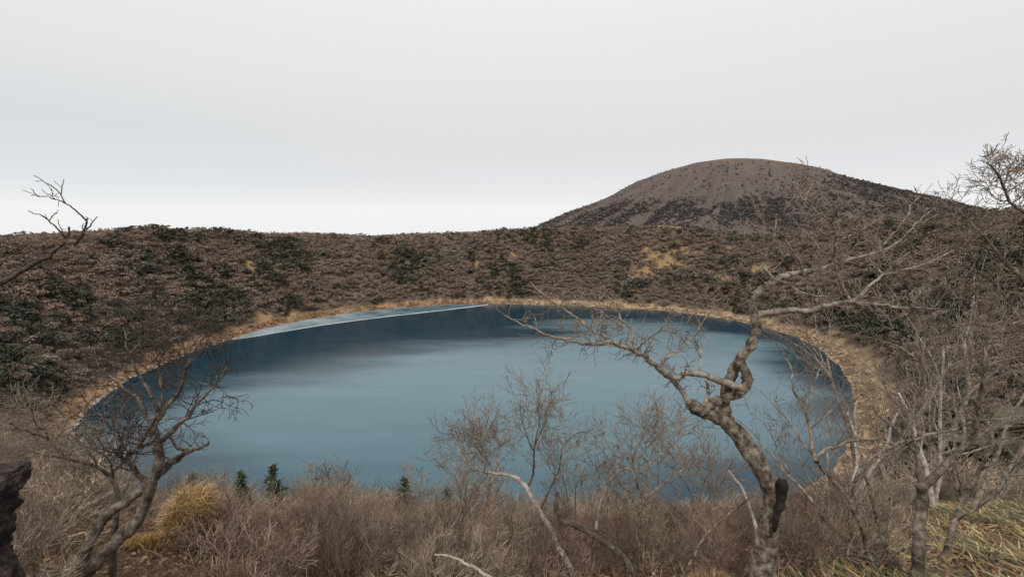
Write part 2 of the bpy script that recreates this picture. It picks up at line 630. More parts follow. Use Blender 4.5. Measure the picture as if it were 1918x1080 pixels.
# low country far outside the crater, below the rim line
far_r = np.geomspace(2300, 40000, 16)
fa = np.linspace(0, 2 * math.pi, 97)[:-1]
FV = np.array([[CX + r_ * math.cos(a_), CY + r_ * math.sin(a_), -560.0] for r_ in far_r for a_ in fa])
fi, fj = np.meshgrid(np.arange(15), np.arange(96), indexing='ij')
FQ = np.stack([fi * 96 + fj, (fi + 1) * 96 + fj, (fi + 1) * 96 + (fj + 1) % 96, fi * 96 + (fj + 1) % 96], -1).reshape(-1, 4)
ml, nt, b = new_mat("lowland")
nt.links.new(ramp_of(nt, noise(nt, 0.004, 6), [(0.3, (0.07, 0.075, 0.055)), (0.7, (0.14, 0.12, 0.09))]), b.inputs[0])
tag(link("lowland", mesh_np("lowland", FV, FQ, None, None, True, [ml])), kind="structure")

# ------------------------------------------------------------------ mountain behind the rim
MD = 2050.0
pk = unproj(1372, 297, MD)
SIL = [(1020, 420), (1060, 402), (1110, 384), (1140, 370), (1185, 345), (1240, 325), (1290, 310), (1340, 301), (1375, 297), (1440, 302),
       (1500, 312), (1540, 320), (1570, 332), (1640, 352), (1700, 367), (1760, 383), (1800, 394), (1850, 404)]
MAZ = math.atan2(pk[0], pk[1])                       # the outline lies in the upright plane through the peak that faces the viewpoint
m_n, m_u = np.array([math.sin(MAZ), math.cos(MAZ), 0]), np.array([math.cos(MAZ), -math.sin(MAZ), 0])
eye = np.array([0, 0, H])
sil = []
for a_, b_ in SIL:
    ry_ = unproj(a_, b_, 1.0) - eye
    sil.append(eye + ry_ * ((pk - eye) @ m_n) / (ry_ @ m_n))
sil = np.array(sil)
su, sz = (sil - pk) @ m_u, sil[:, 2]
su = np.where(su < 0, su * 0.955, su)
zl = np.concatenate([[sz[0] - 900, sz[0] - 190], sz, [sz[-1] - 130, sz[-1] - 900]])
ul = np.concatenate([[su[0] - 2000, su[0] - 330], su, [su[-1] + 420, su[-1] + 2600]])


def mountain_z(rho, phi):
    right, left = np.interp(rho, ul, zl), np.interp(-rho, ul, zl)
    k = 0.5 + 0.5 * np.cos(phi + MAZ)
    z = right * k + left * (1 - k)
    g = np.clip(rho / 620, 0, 1) ** 1.2
    gul = np.abs(fbm(phi * 7, rho / 1400, 81, 3)) * -60 + 14 * fbm(phi * 26, rho / 300, 91, 3) + 12 * np.clip(rho / 300, 0, 1) * fbm(phi * 60, rho / 260, 92, 2)
    edge = np.abs(np.sin(phi + MAZ)) ** 0.8              # keep the traced outline to left and right
    x, y = pk[0] + rho * np.cos(phi), pk[1] + rho * np.sin(phi)
    z = z + g * gul * edge + (1.5 + 5 * g) * fbm(x / 45, y / 45, 95, 4)
    return z, x, y


mr = np.concatenate([[0.01], np.linspace(6, 900, 150), np.geomspace(910, 2400, 24)])
mp = np.linspace(-math.pi, math.pi, 721)[:-1]
MP, MR = np.meshgrid(mp, mr)
MZ, MX, MY = mountain_z(MR, MP)
mi, mj = np.meshgrid(np.arange(len(mr) - 1), np.arange(720), indexing='ij')
MQ = np.stack([mi * 720 + mj, (mi + 1) * 720 + mj, (mi + 1) * 720 + (mj + 1) % 720, mi * 720 + (mj + 1) % 720], -1).reshape(-1, 4)
hrel = np.clip((MZ - sz[0]) / (pk[2] - sz[0]), 0, 1)
gold_m = np.clip((hrel - 0.74) * 3.4 + 1.8 * fbm(MX / 60, MY / 60, 97, 4), 0, 1)[..., None] * 0.75
mb = np.clip(0.5 + 1.5 * fbm(MP * 18, MR / 160, 99, 4), 0, 1)[..., None]
mcol = np.array([0.092, 0.073, 0.066]) * (1 - mb) + np.array([0.136, 0.109, 0.098]) * mb
mcol = mcol * (1 - gold_m) + np.array([0.19, 0.128, 0.085]) * gold_m
mm, nt, b = new_mat("mountain_scree")
c = attr(nt, "tint").outputs[0]
c = mixc(nt, 0.8, c, ramp_of(nt, noise(nt, 0.06, 8, rough=0.75), [(0.3, (0.65,) * 3), (0.7, (1.3,) * 3)]), 'MULTIPLY')
nt.links.new(c, b.inputs[0])
bump(nt, b, noise(nt, 0.08, 8, rough=0.75), 0.9, 5)
tag(link("mountain", mesh_np("mountain", np.stack([MX, MY, MZ], -1).reshape(-1, 3), MQ, None, mcol.reshape(-1, 3), True, [mm])), kind="structure")

# ------------------------------------------------------------------ lake water
wr = np.concatenate([[0.5], np.linspace(15, 300, 20), [330, 365, 400]])
wa = np.linspace(-math.pi, math.pi, 241)[:-1]
WA, WR = np.meshgrid(wa, wr)
lim = rs_of(WA) + 4
WRc = np.minimum(WR, lim)
WRc[-1] = lim[-1]
WX, WY = CX + WRc * np.cos(WA), CY + WRc * np.sin(WA)
keep = len(wr)
wi, wj = np.meshgrid(np.arange(21), np.arange(240), indexing='ij')
ring = np.vstack([WRc[:21], lim[:1]])
WX, WY = CX + ring * np.cos(WA[:22]), CY + ring * np.sin(WA[:22])
WQ = np.stack([wi * 240 + wj, (wi + 1) * 240 + wj, (wi + 1) * 240 + (wj + 1) % 240, wi * 240 + (wj + 1) % 240], -1).reshape(-1, 4)
mw, nt, b = new_mat("lake_water")
geo = nt.nodes.new("ShaderNodeNewGeometry")
pos = geo.outputs["Position"]
sepw = nt.nodes.new("ShaderNodeSeparateXYZ")
nt.links.new(pos, sepw.inputs[0])


def math_n(op, a, b_=None, c_=None):
    n = nt.nodes.new("ShaderNodeMath")
    n.operation = op
    for i, v in enumerate((a, b_, c_)):
        if v is None:
            continue
        if isinstance(v, (int, float)):
            n.inputs[i].default_value = v
        else:
            nt.links.new(v, n.inputs[i])
    return n.outputs[0]


# wind-ruffled patch in the middle of the lake, sky reflection painted into its colour: an oval with streaky edges running across the wind
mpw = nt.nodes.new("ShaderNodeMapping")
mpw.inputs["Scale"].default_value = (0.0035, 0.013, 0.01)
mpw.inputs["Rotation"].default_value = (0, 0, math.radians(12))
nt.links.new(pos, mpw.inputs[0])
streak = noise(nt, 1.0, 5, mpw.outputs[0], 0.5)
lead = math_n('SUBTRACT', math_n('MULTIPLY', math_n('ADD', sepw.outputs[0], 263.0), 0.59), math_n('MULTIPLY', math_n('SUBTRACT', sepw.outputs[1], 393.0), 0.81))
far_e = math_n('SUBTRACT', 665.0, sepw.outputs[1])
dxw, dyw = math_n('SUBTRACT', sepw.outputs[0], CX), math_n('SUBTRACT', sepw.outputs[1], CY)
rimd = math_n('SUBTRACT', 290.0, math_n('SQRT', math_n('ADD', math_n('MULTIPLY', dxw, dxw), math_n('MULTIPLY', dyw, dyw))))      # calm margin, kept dark to paint in the wall's reflection
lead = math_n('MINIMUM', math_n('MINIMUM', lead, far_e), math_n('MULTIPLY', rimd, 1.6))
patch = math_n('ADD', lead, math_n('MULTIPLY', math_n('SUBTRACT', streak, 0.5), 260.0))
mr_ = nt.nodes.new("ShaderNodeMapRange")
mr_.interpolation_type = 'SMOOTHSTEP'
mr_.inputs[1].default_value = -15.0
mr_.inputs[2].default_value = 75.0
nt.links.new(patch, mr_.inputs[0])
ruf_refl = mr_.outputs[0]
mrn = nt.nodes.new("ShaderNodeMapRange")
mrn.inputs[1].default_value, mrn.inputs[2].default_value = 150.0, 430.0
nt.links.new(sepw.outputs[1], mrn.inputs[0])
sky_refl = mixc(nt, mrn.outputs[0], (0.038, 0.112, 0.148), (0.118, 0.196, 0.238))      # sky reflection painted into the water colour, weaker towards the near shore
c = mixc(nt, ruf_refl, (0.008, 0.034, 0.054), sky_refl)  # outside the patch a dark tone stands in for the wall's reflection
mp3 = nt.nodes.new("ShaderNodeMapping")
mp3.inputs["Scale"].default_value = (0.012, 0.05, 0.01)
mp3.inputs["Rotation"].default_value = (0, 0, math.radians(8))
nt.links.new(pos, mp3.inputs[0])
paws_glint = noise(nt, 1.0, 6, mp3.outputs[0], 0.65)                       # gust streaks: rougher surface, with glints painted in as tone
c = mixc(nt, 0.5, c, ramp_of(nt, paws_glint, [(0.3, (0.78, 0.8, 0.82)), (0.7, (1.22, 1.2, 1.18))]), 'MULTIPLY')
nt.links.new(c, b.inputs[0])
b.inputs["IOR"].default_value = 1.33
b.inputs["Specular IOR Level"].default_value = 0.5
nt.links.new(math_n('MULTIPLY_ADD', paws_glint, 0.16, math_n('MULTIPLY_ADD', ruf_refl, 0.06, 0.07)), b.inputs["Roughness"])
mp2 = nt.nodes.new("ShaderNodeMapping")
mp2.inputs["Scale"].default_value = (0.5, 1.1, 1)
nt.links.new(pos, mp2.inputs[0])
rip = math_n('ADD', noise(nt, 0.55, 3, mp2.outputs[0], 0.6), math_n('MULTIPLY', noise(nt, 0.09, 4, mp2.outputs[0], 0.6), 1.6))
bn = nt.nodes.new("ShaderNodeBump")
bn.inputs["Distance"].default_value = 0.25
nt.links.new(math_n('MULTIPLY_ADD', ruf_refl, 0.35, 0.12), bn.inputs["Strength"])
nt.links.new(rip, bn.inputs["Height"])
nt.links.new(bn.outputs[0], b.inputs["Normal"])
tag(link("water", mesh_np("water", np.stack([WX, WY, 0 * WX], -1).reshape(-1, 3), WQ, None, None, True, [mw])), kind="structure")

# ice sheet along the far left shore
ICE_IN = [(438, 635.5), (480, 629.5), (520, 622.5), (560, 616), (600, 609.5), (650, 602.5), (700, 596), (750, 590), (800, 584.5), (840, 580), (880, 575), (915, 571)]
ice_i = catmull([to_plane(*a)[:2] for a in ICE_IN], 6)
iang = np.arctan2(ice_i[:, 1] - CY, ice_i[:, 0] - CX)
ice_o = np.stack([CX + (rs_of(iang) + 0.6) * np.cos(iang), CY + (rs_of(iang) + 0.6) * np.sin(iang)], -1)
n_i = len(ice_i)
lay = np.stack([ice_i + (ice_o - ice_i) * k for k in np.linspace(0, 1, 5)])
top = np.concatenate([lay, np.full((5, n_i, 1), 0.06)], -1).reshape(-1, 3)
bot = top - np.array([0, 0, 0.12])
a_, b_ = np.meshgrid(np.arange(4), np.arange(n_i - 1), indexing='ij')
tq = np.stack([a_ * n_i + b_, a_ * n_i + b_ + 1, (a_ + 1) * n_i + b_ + 1, (a_ + 1) * n_i + b_], -1).reshape(-1, 4)
k_ = np.arange(n_i - 1)
skirt = np.stack([k_, k_ + 5 * n_i, k_ + 1 + 5 * n_i, k_ + 1], -1)
mi_, nt, b = new_mat("lake_ice")
n1 = noise(nt, 0.035, 6, coord="Object", rough=0.6)
tci = nt.nodes.new("ShaderNodeTexCoord")
sxi = nt.nodes.new("ShaderNodeSeparateXYZ")
nt.links.new(tci.outputs["Object"], sxi.inputs[0])
mri = nt.nodes.new("ShaderNodeMapRange")
mri.inputs[1].default_value, mri.inputs[2].default_value = -270.0, -150.0
nt.links.new(sxi.outputs[0], mri.inputs[0])
thick_i = ramp_of(nt, n1, [(0.36, (0.12, 0.17, 0.19)), (0.5, (0.20, 0.25, 0.275)), (0.7, (0.31, 0.36, 0.385))])
thin_i = ramp_of(nt, n1, [(0.36, (0.025, 0.055, 0.07)), (0.5, (0.07, 0.12, 0.145)), (0.7, (0.13, 0.19, 0.215))])
nt.links.new(mixc(nt, mri.outputs[0], thick_i, thin_i), b.inputs[0])
b.inputs["Roughness"].default_value = 0.55
ice = thing("ice_sheet", (0, 0, 0), "pale grey ice sheet along the far left shore of the lake", "ice")
link("ice_plate", mesh_np("ice_plate", np.vstack([top, bot]), np.vstack([tq, skirt]), None, None, False, [mi_]), ice)
mwht, nt, b = new_mat("white_frost")
nt.links.new(ramp_of(nt, noise(nt, 0.3, 4), [(0.3, (0.4, 0.44, 0.46)), (0.6, (0.66, 0.69, 0.7))]), b.inputs[0])
inn = unit
dirv = ice_o - ice_i
dirv = dirv / (np.linalg.norm(dirv, axis=1, keepdims=True) + 1e-6)
wdt = (1.6 + 2.2 * vnoise(np.arange(n_i) * 0.3, np.zeros(n_i), 5))[:, None] * np.linspace(0.4, 1.4, n_i)[:, None]
e0 = np.concatenate([ice_i - dirv * 0.2, np.full((n_i, 1), 0.16)], 1)
e1 = np.concatenate([ice_i + dirv * wdt, np.full((n_i, 1), 0.10)], 1)
e2 = np.concatenate([ice_i - dirv * 0.25, np.full((n_i, 1), -0.05)], 1)
EV = np.vstack([e0, e1, e2])
EQ = np.vstack([np.stack([k_, k_ + 1, k_ + 1 + n_i, k_ + n_i], -1), np.stack([k_, k_ + 2 * n_i, k_ + 1 + 2 * n_i, k_ + 1], -1)])
link("frost_edge", mesh_np("frost_edge", EV, EQ, None, None, False, [mwht]), ice)

# ------------------------------------------------------------------ woodland on the crater wall
def crown_quads(r, n, rx, rz, zc, qs, up=0.5, hollow=0.45):
    """n small ragged twig or leaf clusters spread through a crown; unit tree is 1 m tall"""
    d = r.normal(0, 1, (n, 3))
    d /= np.linalg.norm(d, axis=1, keepdims=True)
    d[:, 2] = np.where(d[:, 2] < -0.35, -d[:, 2], d[:, 2])
    lob = 1 + 0.35 * np.sin(3 * np.arctan2(d[:, 1], d[:, 0]) + r.uniform(0, 6)) * r.uniform(0.4, 1)
    rad = (hollow + (1 - hollow) * r.random(n) ** 0.6) * lob
    c = d * rad[:, None] * np.array([rx, rx, rz]) + np.array([0, 0, zc])
    ax = d + np.array([0, 0, up]) + r.normal(0, 0.45, (n, 3))
    ax /= np.linalg.norm(ax, axis=1, keepdims=True)
    sd = np.cross(ax, r.normal(0, 1, (n, 3)))
    sd /= np.linalg.norm(sd, axis=1, keepdims=True)
    ln = qs * r.uniform(0.7, 1.7, n)[:, None]
    wd = qs * r.uniform(0.25, 0.7, n)[:, None]
    V = np.stack([c - ax * ln - sd * wd * 0.35, c - ax * ln * 0.6 + sd * wd * 0.5, c + ax * ln + sd * wd * r.uniform(0.2, 1, (n, 1)), c + ax * ln * 0.8 - sd * wd], 1)
    return V.reshape(-1, 3), np.arange(n * 4).reshape(-1, 4), np.repeat(r.uniform(0.72, 1.28, n), 4)


def stem_quads(r, h, w, lean):
    T = Tubes()
    T.add(np.array([[0, 0, -0.12], [lean * 0.3, 0, h * 0.4], [lean, lean * 0.4, h]]), np.array([w, w * 0.8, w * 0.4]), 4, 1.0)
    for k in range(4):
        a = r.uniform(0, 6.28)
        T.add(np.array([[lean * 0.5, 0, h * 0.55], [lean * 0.6 + 0.12 * math.cos(a), 0.12 * math.sin(a), h * 0.85], [lean + 0.26 * math.cos(a), 0.26 * math.sin(a), h * 1.15]]), np.array([w * 0.6, w * 0.4, w * 0.2]), 4, 1.0)
    V_, Q_, T_, C_ = T.arrays()
    return V_, Q_, C_


def lobed(r, n, lobes, rx, rz, zc, qs, flat=0.5):
    """a crown of several rounded clumps, each a skin of small facing leaf or twig sprays with ragged gaps"""
    cen = [np.array([0, 0, zc + rz * 0.25])]
    for k in range(lobes):
        a = 6.283 * k / lobes + r.uniform(-0.5, 0.5)
        cen.append(np.array([math.cos(a) * rx * r.uniform(0.4, 0.65), math.sin(a) * rx * r.uniform(0.4, 0.65), zc + rz * r.uniform(-0.5, 0.3)]))
    Vs, Cs = [], []
    m = n // len(cen)
    for c0 in cen:
        R = r.uniform(0.42, 0.68)
        d = r.normal(0, 1, (m, 3))
        d /= np.linalg.norm(d, axis=1, keepdims=True)
        d[:, 2] = np.where(d[:, 2] < -0.3, -d[:, 2], d[:, 2])
        c = c0 + d * np.array([rx, rx, rz]) * R * (0.72 + 0.36 * r.random((m, 1)))
        nn = d + r.normal(0, flat, (m, 3))
        nn /= np.linalg.norm(nn, axis=1, keepdims=True)
        u = np.cross(nn, r.normal(0, 1, (m, 3)))
        u /= np.linalg.norm(u, axis=1, keepdims=True)
        v = np.cross(nn, u)
        a_ = qs * r.uniform(0.7, 1.6, (m, 1))
        b_ = qs * r.uniform(0.35, 0.9, (m, 1))
        Vs.append(np.stack([c - u * a_ - v * b_ * 0.5, c - u * a_ * 0.2 + v * b_, c + u * a_ + v * b_ * 0.4, c + u * a_ * 0.6 - v * b_], 1).reshape(-1, 3))
        Cs.append(np.repeat(r.uniform(0.84, 1.16, m), 4) * r.uniform(0.94, 1.06))
    V_ = np.vstack(Vs)
    return V_, np.arange(len(V_)).reshape(-1, 4), np.concatenate(Cs)


SPLIT = {}


def bare_unit(r, n):
    V1, Q1, C1 = lobed(r, n, r.integers(4, 7), r.uniform(0.5, 0.64), r.uniform(0.40, 0.52), 0.60, 0.056 * (300 / n) ** 0.5, 1.6)
    V2, Q2, C2 = stem_quads(r, 0.6, 0.016, r.uniform(-0.08, 0.08))
    c1 = C1[:, None] * np.array([1.0, 1.0, 1.0])
    c2 = C2[:, None] * np.array([1.35, 1.4, 1.42])
    SPLIT[len(V1) + len(V2)] = len(V1)
    return np.vstack([V1, V2]), np.vstack([Q1, Q2 + len(V1)]), np.vstack([c1, c2])


def green_unit(r, n, conical):
    if conical:
        parts = [crown_quads(r, n // 5, 0.30 * (1 - k * 0.19), 0.13, 0.22 + 0.17 * k, 0.085, 0.1, 0.3) for k in range(5)]
        V1 = np.vstack([p_[0] for p_ in parts])
        C1 = np.concatenate([p_[2] for p_ in parts])
        Q1 = np.arange(len(V1)).reshape(-1, 4)
    else:
        V1, Q1, C1 = lobed(r, n, r.integers(3, 6), r.uniform(0.5, 0.62), r.uniform(0.4, 0.5), 0.55, 0.075 * (200 / n) ** 0.5, 0.7)
    return V1, Q1, C1[:, None] * np.array([1.0, 1.0, 1.0])


rt = np.random.default_rng(11)
BARE_NEAR = [bare_unit(rt, 520) for _ in range(7)]
BARE_FAR = [bare_unit(rt, 130) for _ in range(7)]
GREEN_NEAR = [green_unit(rt, 200, k % 3 == 0) for k in range(6)]
GREEN_FAR = [green_unit(rt, 70, k % 3 == 0) for k in range(6)]

# candidate spots: a jittered grid in angle and distance down the wall
spots = []
cell = 4.3
s_ = -14.0
while s_ < 232:
    r_mid = 500 - s_
    n_ = int(2 * math.pi * r_mid / cell)
    t_ = (np.arange(n_) + rt.uniform(-0.7, 0.7, n_)) * 2 * math.pi / n_ - math.pi
    spots.append(np.stack([t_, s_ + rt.uniform(-1.3, 1.3, n_) * cell], -1))
    s_ += cell
spots = np.concatenate(spots)
tz, tx, ty = terrain_z(spots[:, 0], spots[:, 1])
tp_ = np.stack([tx, ty, tz], -1)
px, py, pd = project(tp_)
wl_ = rr_of(spots[:, 0]) - rs_of(spots[:, 0])
dist = np.linalg.norm(tp_ - np.array([0, 0, H]), axis=1)
clrm = clearing(spots[:, 0], spots[:, 1], tx, ty)
bw = beach_w(spots[:, 0], tx, ty)
inview = (pd > 20) & (px > -260) & (px < 2180) & (py > 300) & (py < 1250) & (dist > 68)
ok = inview & (spots[:, 1] < wl_ - bw + 1) & (rt.random(len(spots)) > clrm * 0.85)
thin_ = vnoise(tx / 11, ty / 11, 131)
ok &= rt.random(len(spots)) < np.clip(0.55 + thin_, 0, 1)
tp_, px, py, pd, dist, sp = tp_[ok], px[ok], py[ok], pd[ok], dist[ok], spots[ok]
N = len(tp_)
left_side = np.clip((900 - px) / 900, 0, 1)
gmask = fbm(tp_[:, 0] / 60, tp_[:, 1] / 60, 141, 3) + 0.75 * fbm(tp_[:, 0] / 17, tp_[:, 1] / 17, 151, 2)
is_green = gmask + rt.normal(0, 0.16, N) > 0.175 - 0.05 * left_side
hgt = 3.6 + 6.6 * rt.random(N) ** 1.8 * (0.7 + 0.3 * np.clip(sp[:, 1] / 60, 0, 1))
hgt = hgt * np.clip(0.33 + sp[:, 1] / 40, 0.33, 1)
near_shore = np.clip((wl_[ok] - sp[:, 1] - bw[ok]) / 12, 0, 1)
hgt = hgt * (0.6 + 0.4 * near_shore)
grad = np.clip(1 - sp[:, 1] / 30, 0, 1)
# kinds of bare wood: grey-brown, reddish, pale
kindn = np.clip(0.5 + 1.7 * fbm(tp_[:, 0] / 55, tp_[:, 1] / 55, 161, 3) + rt.normal(0, 0.22, N), 0, 1)[:, None]
far_t = np.clip((dist - 300) / 500, 0, 1)[:, None]
bcol = np.array([0.198, 0.158, 0.128]) * (1 - kindn) + np.array([0.228, 0.158, 0.118]) * kindn
bcol = bcol * np.array([1.06, 1.08, 1.10]) * rt.uniform(0.8, 1.18, (N, 1)) * (1 + 0.5 * fbm(tp_[:, 0] / 28, tp_[:, 1] / 28, 163, 2))[:, None]
pale = rt.random(N) < 0.12
bcol[pale] *= 1.15
ledge = (sp[:, 1] < 24) & (px > 1165) & (rt.random(N) < 0.8)          # dark shrubs under the crest on the right
bcol[ledge] *= 0.55
ledge = (np.abs(sp[:, 1] - 20) < 12) & (np.abs(px - 400) < 75) & (rt.random(N) < 0.8)
bcol[ledge] *= 0.55
gcol = np.array([0.066, 0.066, 0.050]) * rt.uniform(0.6, 1.45, (N, 1)) + rt.uniform(0, 1, (N, 1)) * np.array([0.012, 0.008, 0.0])
tcol = np.where(is_green[:, None], gcol, bcol)
hgt = np.where(is_green, hgt * 1.3 + 1.0, hgt)
rot = rt.uniform(0, 2 * math.pi, N)
wid = rt.uniform(0.9, 1.35, N)
size_px = hgt / dist
inframe = (px > -15) & (px < 1935) & (py > 380) & (py < 930)
# trees that the lip of the slope and its bushes hide are not shown
hidden = (py > 905) & (px > 120) & (px < 1800)


def merged(name, sel, units, base_mats, label=None):
    vs, qs, cs = [], [], []
    off = 0
    var = rt.integers(0, len(units), len(sel))
    for k, (UV, UQ, UC) in enumerate(units):
        ids = sel[var == k]
        if not len(ids):
            continue
        c_, s1 = np.cos(rot[ids]), np.sin(rot[ids])
        X = UV[None, :, 0] * wid[ids, None]
        Y = UV[None, :, 1] * wid[ids, None]
        P = np.stack([X * c_[:, None] - Y * s1[:, None], X * s1[:, None] + Y * c_[:, None], np.broadcast_to(UV[None, :, 2], X.shape)], -1) * hgt[ids, None, None] + tp_[ids][:, None, :]
        vs.append(P.reshape(-1, 3))
        cs.append((UC[None] * tcol[ids][:, None, :]).reshape(-1, 3))
        qs.append((UQ[None] + off + (np.arange(len(ids)) * len(UV))[:, None, None]).reshape(-1, 4))
        off += len(ids) * len(UV)
    o = link(name, mesh_np(name, np.vstack(vs), np.vstack(qs), None, np.vstack(cs), False, base_mats))
    return tag(o, kind="stuff")


order = np.argsort(-size_px)
vis = inframe & ~hidden
g_ids = [i for i in order if is_green[i] and vis[i]]
b_ids = [i for i in order if not is_green[i] and vis[i]]
ind_g, ind_b = np.array(g_ids[:295]), np.array(b_ids[:295])
single = np.zeros(N, bool)
single[ind_g] = True
single[ind_b] = True
rest_b = np.where(~is_green & ~single & ~hidden)[0]
rest_g = np.where(is_green & ~single & ~hidden)[0]
tag(merged("bare_woodland", rest_b, BARE_FAR, [M_CROWN]), "grey brown leafless woodland covering the crater wall", "woodland")
tag(merged("evergreen_woodland", rest_g, GREEN_FAR, [M_CROWN]), "dark evergreen trees scattered through the woodland on the crater wall", "woodland")


def unit_meshes(name, units, tints):
    out = []
    for (UV, UQ, UC) in units:
        for t_ in tints:
            if name == "bare_tree":
                k = SPLIT[len(UV)]
                qc = UQ[UQ.max(1) < k]
                qt = UQ[UQ.min(1) >= k] - k
                out.append((mesh_np("crown", UV[:k], qc, None, UC[:k] * np.array(t_), False, [M_CROWN]), mesh_np("trunk", UV[k:], qt, None, UC[k:] * np.array(t_), False, [M_CROWN])))
                continue
            out.append(mesh_np(name, UV, UQ, None, UC * np.array(t_), False, [M_CROWN]))
    return out


BM = unit_meshes("bare_tree", BARE_NEAR, [(0.19, 0.155, 0.128), (0.215, 0.155, 0.12), (0.255, 0.21, 0.175), (0.13, 0.103, 0.085)])
GM = unit_meshes("evergreen_tree", GREEN_NEAR, [(0.062, 0.064, 0.047), (0.085, 0.083, 0.057), (0.050, 0.055, 0.044)])
for i in ind_b:
    mc_, mt2_ = BM[rt.integers(len(BM))]
    o = link("bare_tree", None, None, tp_[i])
    link("crown", mc_, o)
    link("trunk", mt2_, o)
    o.rotation_euler = (0, 0, rot[i])
    o.scale = (hgt[i] * wid[i], hgt[i] * wid[i], hgt[i])
    if px[i] < 959:
        tag(o, "small round leafless tree in the woodland on the left crater wall above the shore", "tree", "bare trees on the left crater wall")
    else:
        tag(o, "small round leafless tree in the woodland on the right crater wall above the shore", "tree", "bare trees on the right crater wall")
for i in ind_g:
    o = link("evergreen_tree", GM[rt.integers(len(GM))], None, tp_[i])
    o.rotation_euler = (0, 0, rot[i])
    o.scale = (hgt[i] * wid[i], hgt[i] * wid[i], hgt[i])
    if px[i] < 959:
        tag(o, "dark green evergreen tree among bare trees on the left crater wall", "tree", "evergreens on the left crater wall")
    else:
        tag(o, "dark green evergreen tree among bare trees on the right crater wall", "tree", "evergreens on the right crater wall")

# scrub on the mountain: dark clumps low on the flanks in streaks down the slope
nm = 70000
mrho = 60 + 900 * rt.random(nm) ** 0.75
mphi = rt.uniform(-math.pi, 0.0, nm) - MAZ
sz_, sx_, sy_ = mountain_z(mrho, mphi)
hr_ = (sz_ - sz[0]) / (pk[2] - sz[0])
streakm = fbm(mphi * 30, mrho / 500, 171, 3) + 0.8 * fbm(sx_ / 50, sy_ / 50, 181, 3)
pxm, pym, pdm = project(np.stack([sx_, sy_, sz_], -1))
belt = np.exp(-((mphi + MAZ + 1.75) / 0.75) ** 2) * np.clip(1.15 - np.abs(hr_ - 0.06) * 4.6, 0, 1)          # dark belt low on the near side
flank = np.exp(-((mphi + MAZ + 0.62) / 0.42) ** 2) * np.clip((0.62 - hr_) * 4, 0, 1)                        # dark right-hand flank
dens = np.clip((belt + 0.8 * flank) * (0.72 + 2.6 * streakm) + 0.012 + 0.09 * np.clip(streakm, 0, 1), 0, 1) * np.clip((0.86 - hr_) * 5, 0.0, 1)
km = (rt.random(nm) < dens) & (pxm > 980) & (pxm < 1990) & (pym < 470)
tp_ = np.stack([sx_, sy_, sz_ - 0.3], -1)[km]
N = len(tp_)
rot = rt.uniform(0, 6.28, N)
wid = rt.uniform(0.9, 1.6, N)
hgt = rt.uniform(3.0, 6.5, N)
tcol = np.array([0.075, 0.069, 0.065]) * rt.uniform(0.7, 1.5, (N, 1))
SCRUB = [green_unit(rt, 22, False) for _ in range(5)]
tag(merged("mountain_scrub", np.arange(N), SCRUB, [M_CROWN]), "dark scrub in streaks on the lower flanks of the far mountain", "scrub")

# ------------------------------------------------------------------ foreground trees traced limb by limb
class Traced:
    """limbs read from the photograph as polylines and given their own distance, each starting on an earlier limb"""
    def __init__(self, seed, d0):
        self.r = np.random.default_rng(seed)
        self.d0 = d0
        self.k = 1.0
        self.done = []                 # (sample pixels, sample depths)
        self.limbs = []

    def limb(self, pts, w0, w1, dd=0.0, d_start=None, knot=0.08, power=0.8, wav=0.012):
        P = np.array(pts, float)
        S_ = catmull(P, 6)
        seg = np.concatenate([[0], np.cumsum(np.linalg.norm(np.diff(S_, axis=0), axis=1))])
        t = seg / seg[-1]
        if d_start is None:
            if self.done:
                best = min(((np.hypot(a[:, 0] - P[0, 0], a[:, 1] - P[0, 1])).min(), k) for k, (a, _) in enumerate(self.done))
                a, dep = self.done[best[1]]
                d_start = dep[np.argmin(np.hypot(a[:, 0] - P[0, 0], a[:, 1] - P[0, 1]))]
            else:
                d_start = self.d0
        L = seg[-1] / F * d_start
        dep = d_start + dd * t + L * 0.05 * np.sin(t * self.r.uniform(4, 9) + self.r.uniform(0, 6)) * np.minimum(1, t * 4)
        kink = np.repeat(self.r.normal(0, 1, (len(S_) // 4 + 2, 2)), 4, 0)[:len(S_)] * min(1.1, 0.25 + 0.06 * max(w0, w1))
        S_ = S_ + self.r.normal(0, 0.35, S_.shape) + kink * np.minimum(1, t * 6)[:, None]
        self.done.append((S_, dep))
        W = unproj(S_[:, 0], S_[:, 1], dep)
        rad = self.k * (w0 + (w1 - w0) * t ** power) * 0.5 / F * dep
        rad = rad * (1 + self.r.normal(0, knot * 0.6, len(rad)) + 0.045 * np.sin(t * self.r.uniform(15, 30)))
        self.limbs.append((W, rad))
        return W, rad


def to_ground(W, rad, sink=0.15):
    """carry a stem that leaves the frame at its foot down to the soil"""
    p = W[0].copy()
    g = float(ground_at(p[0], p[1])) - sink
    if p[2] > g:
        d = unit(W[0] - W[min(4, len(W) - 1)])
        d = unit(d + np.array([0, 0, -0.6]))
        k = max(2, int((p[2] - g) / 0.15) + 1)
        L = (p[2] - g) / max(0.2, -d[2])
        ext = [W[0] + d * L * (i / k) for i in range(k, 0, -1)]
        W = np.vstack([ext, W])
        rad = np.concatenate([rad[0] * np.linspace(1.35, 1.02, k), rad])
    return W, rad


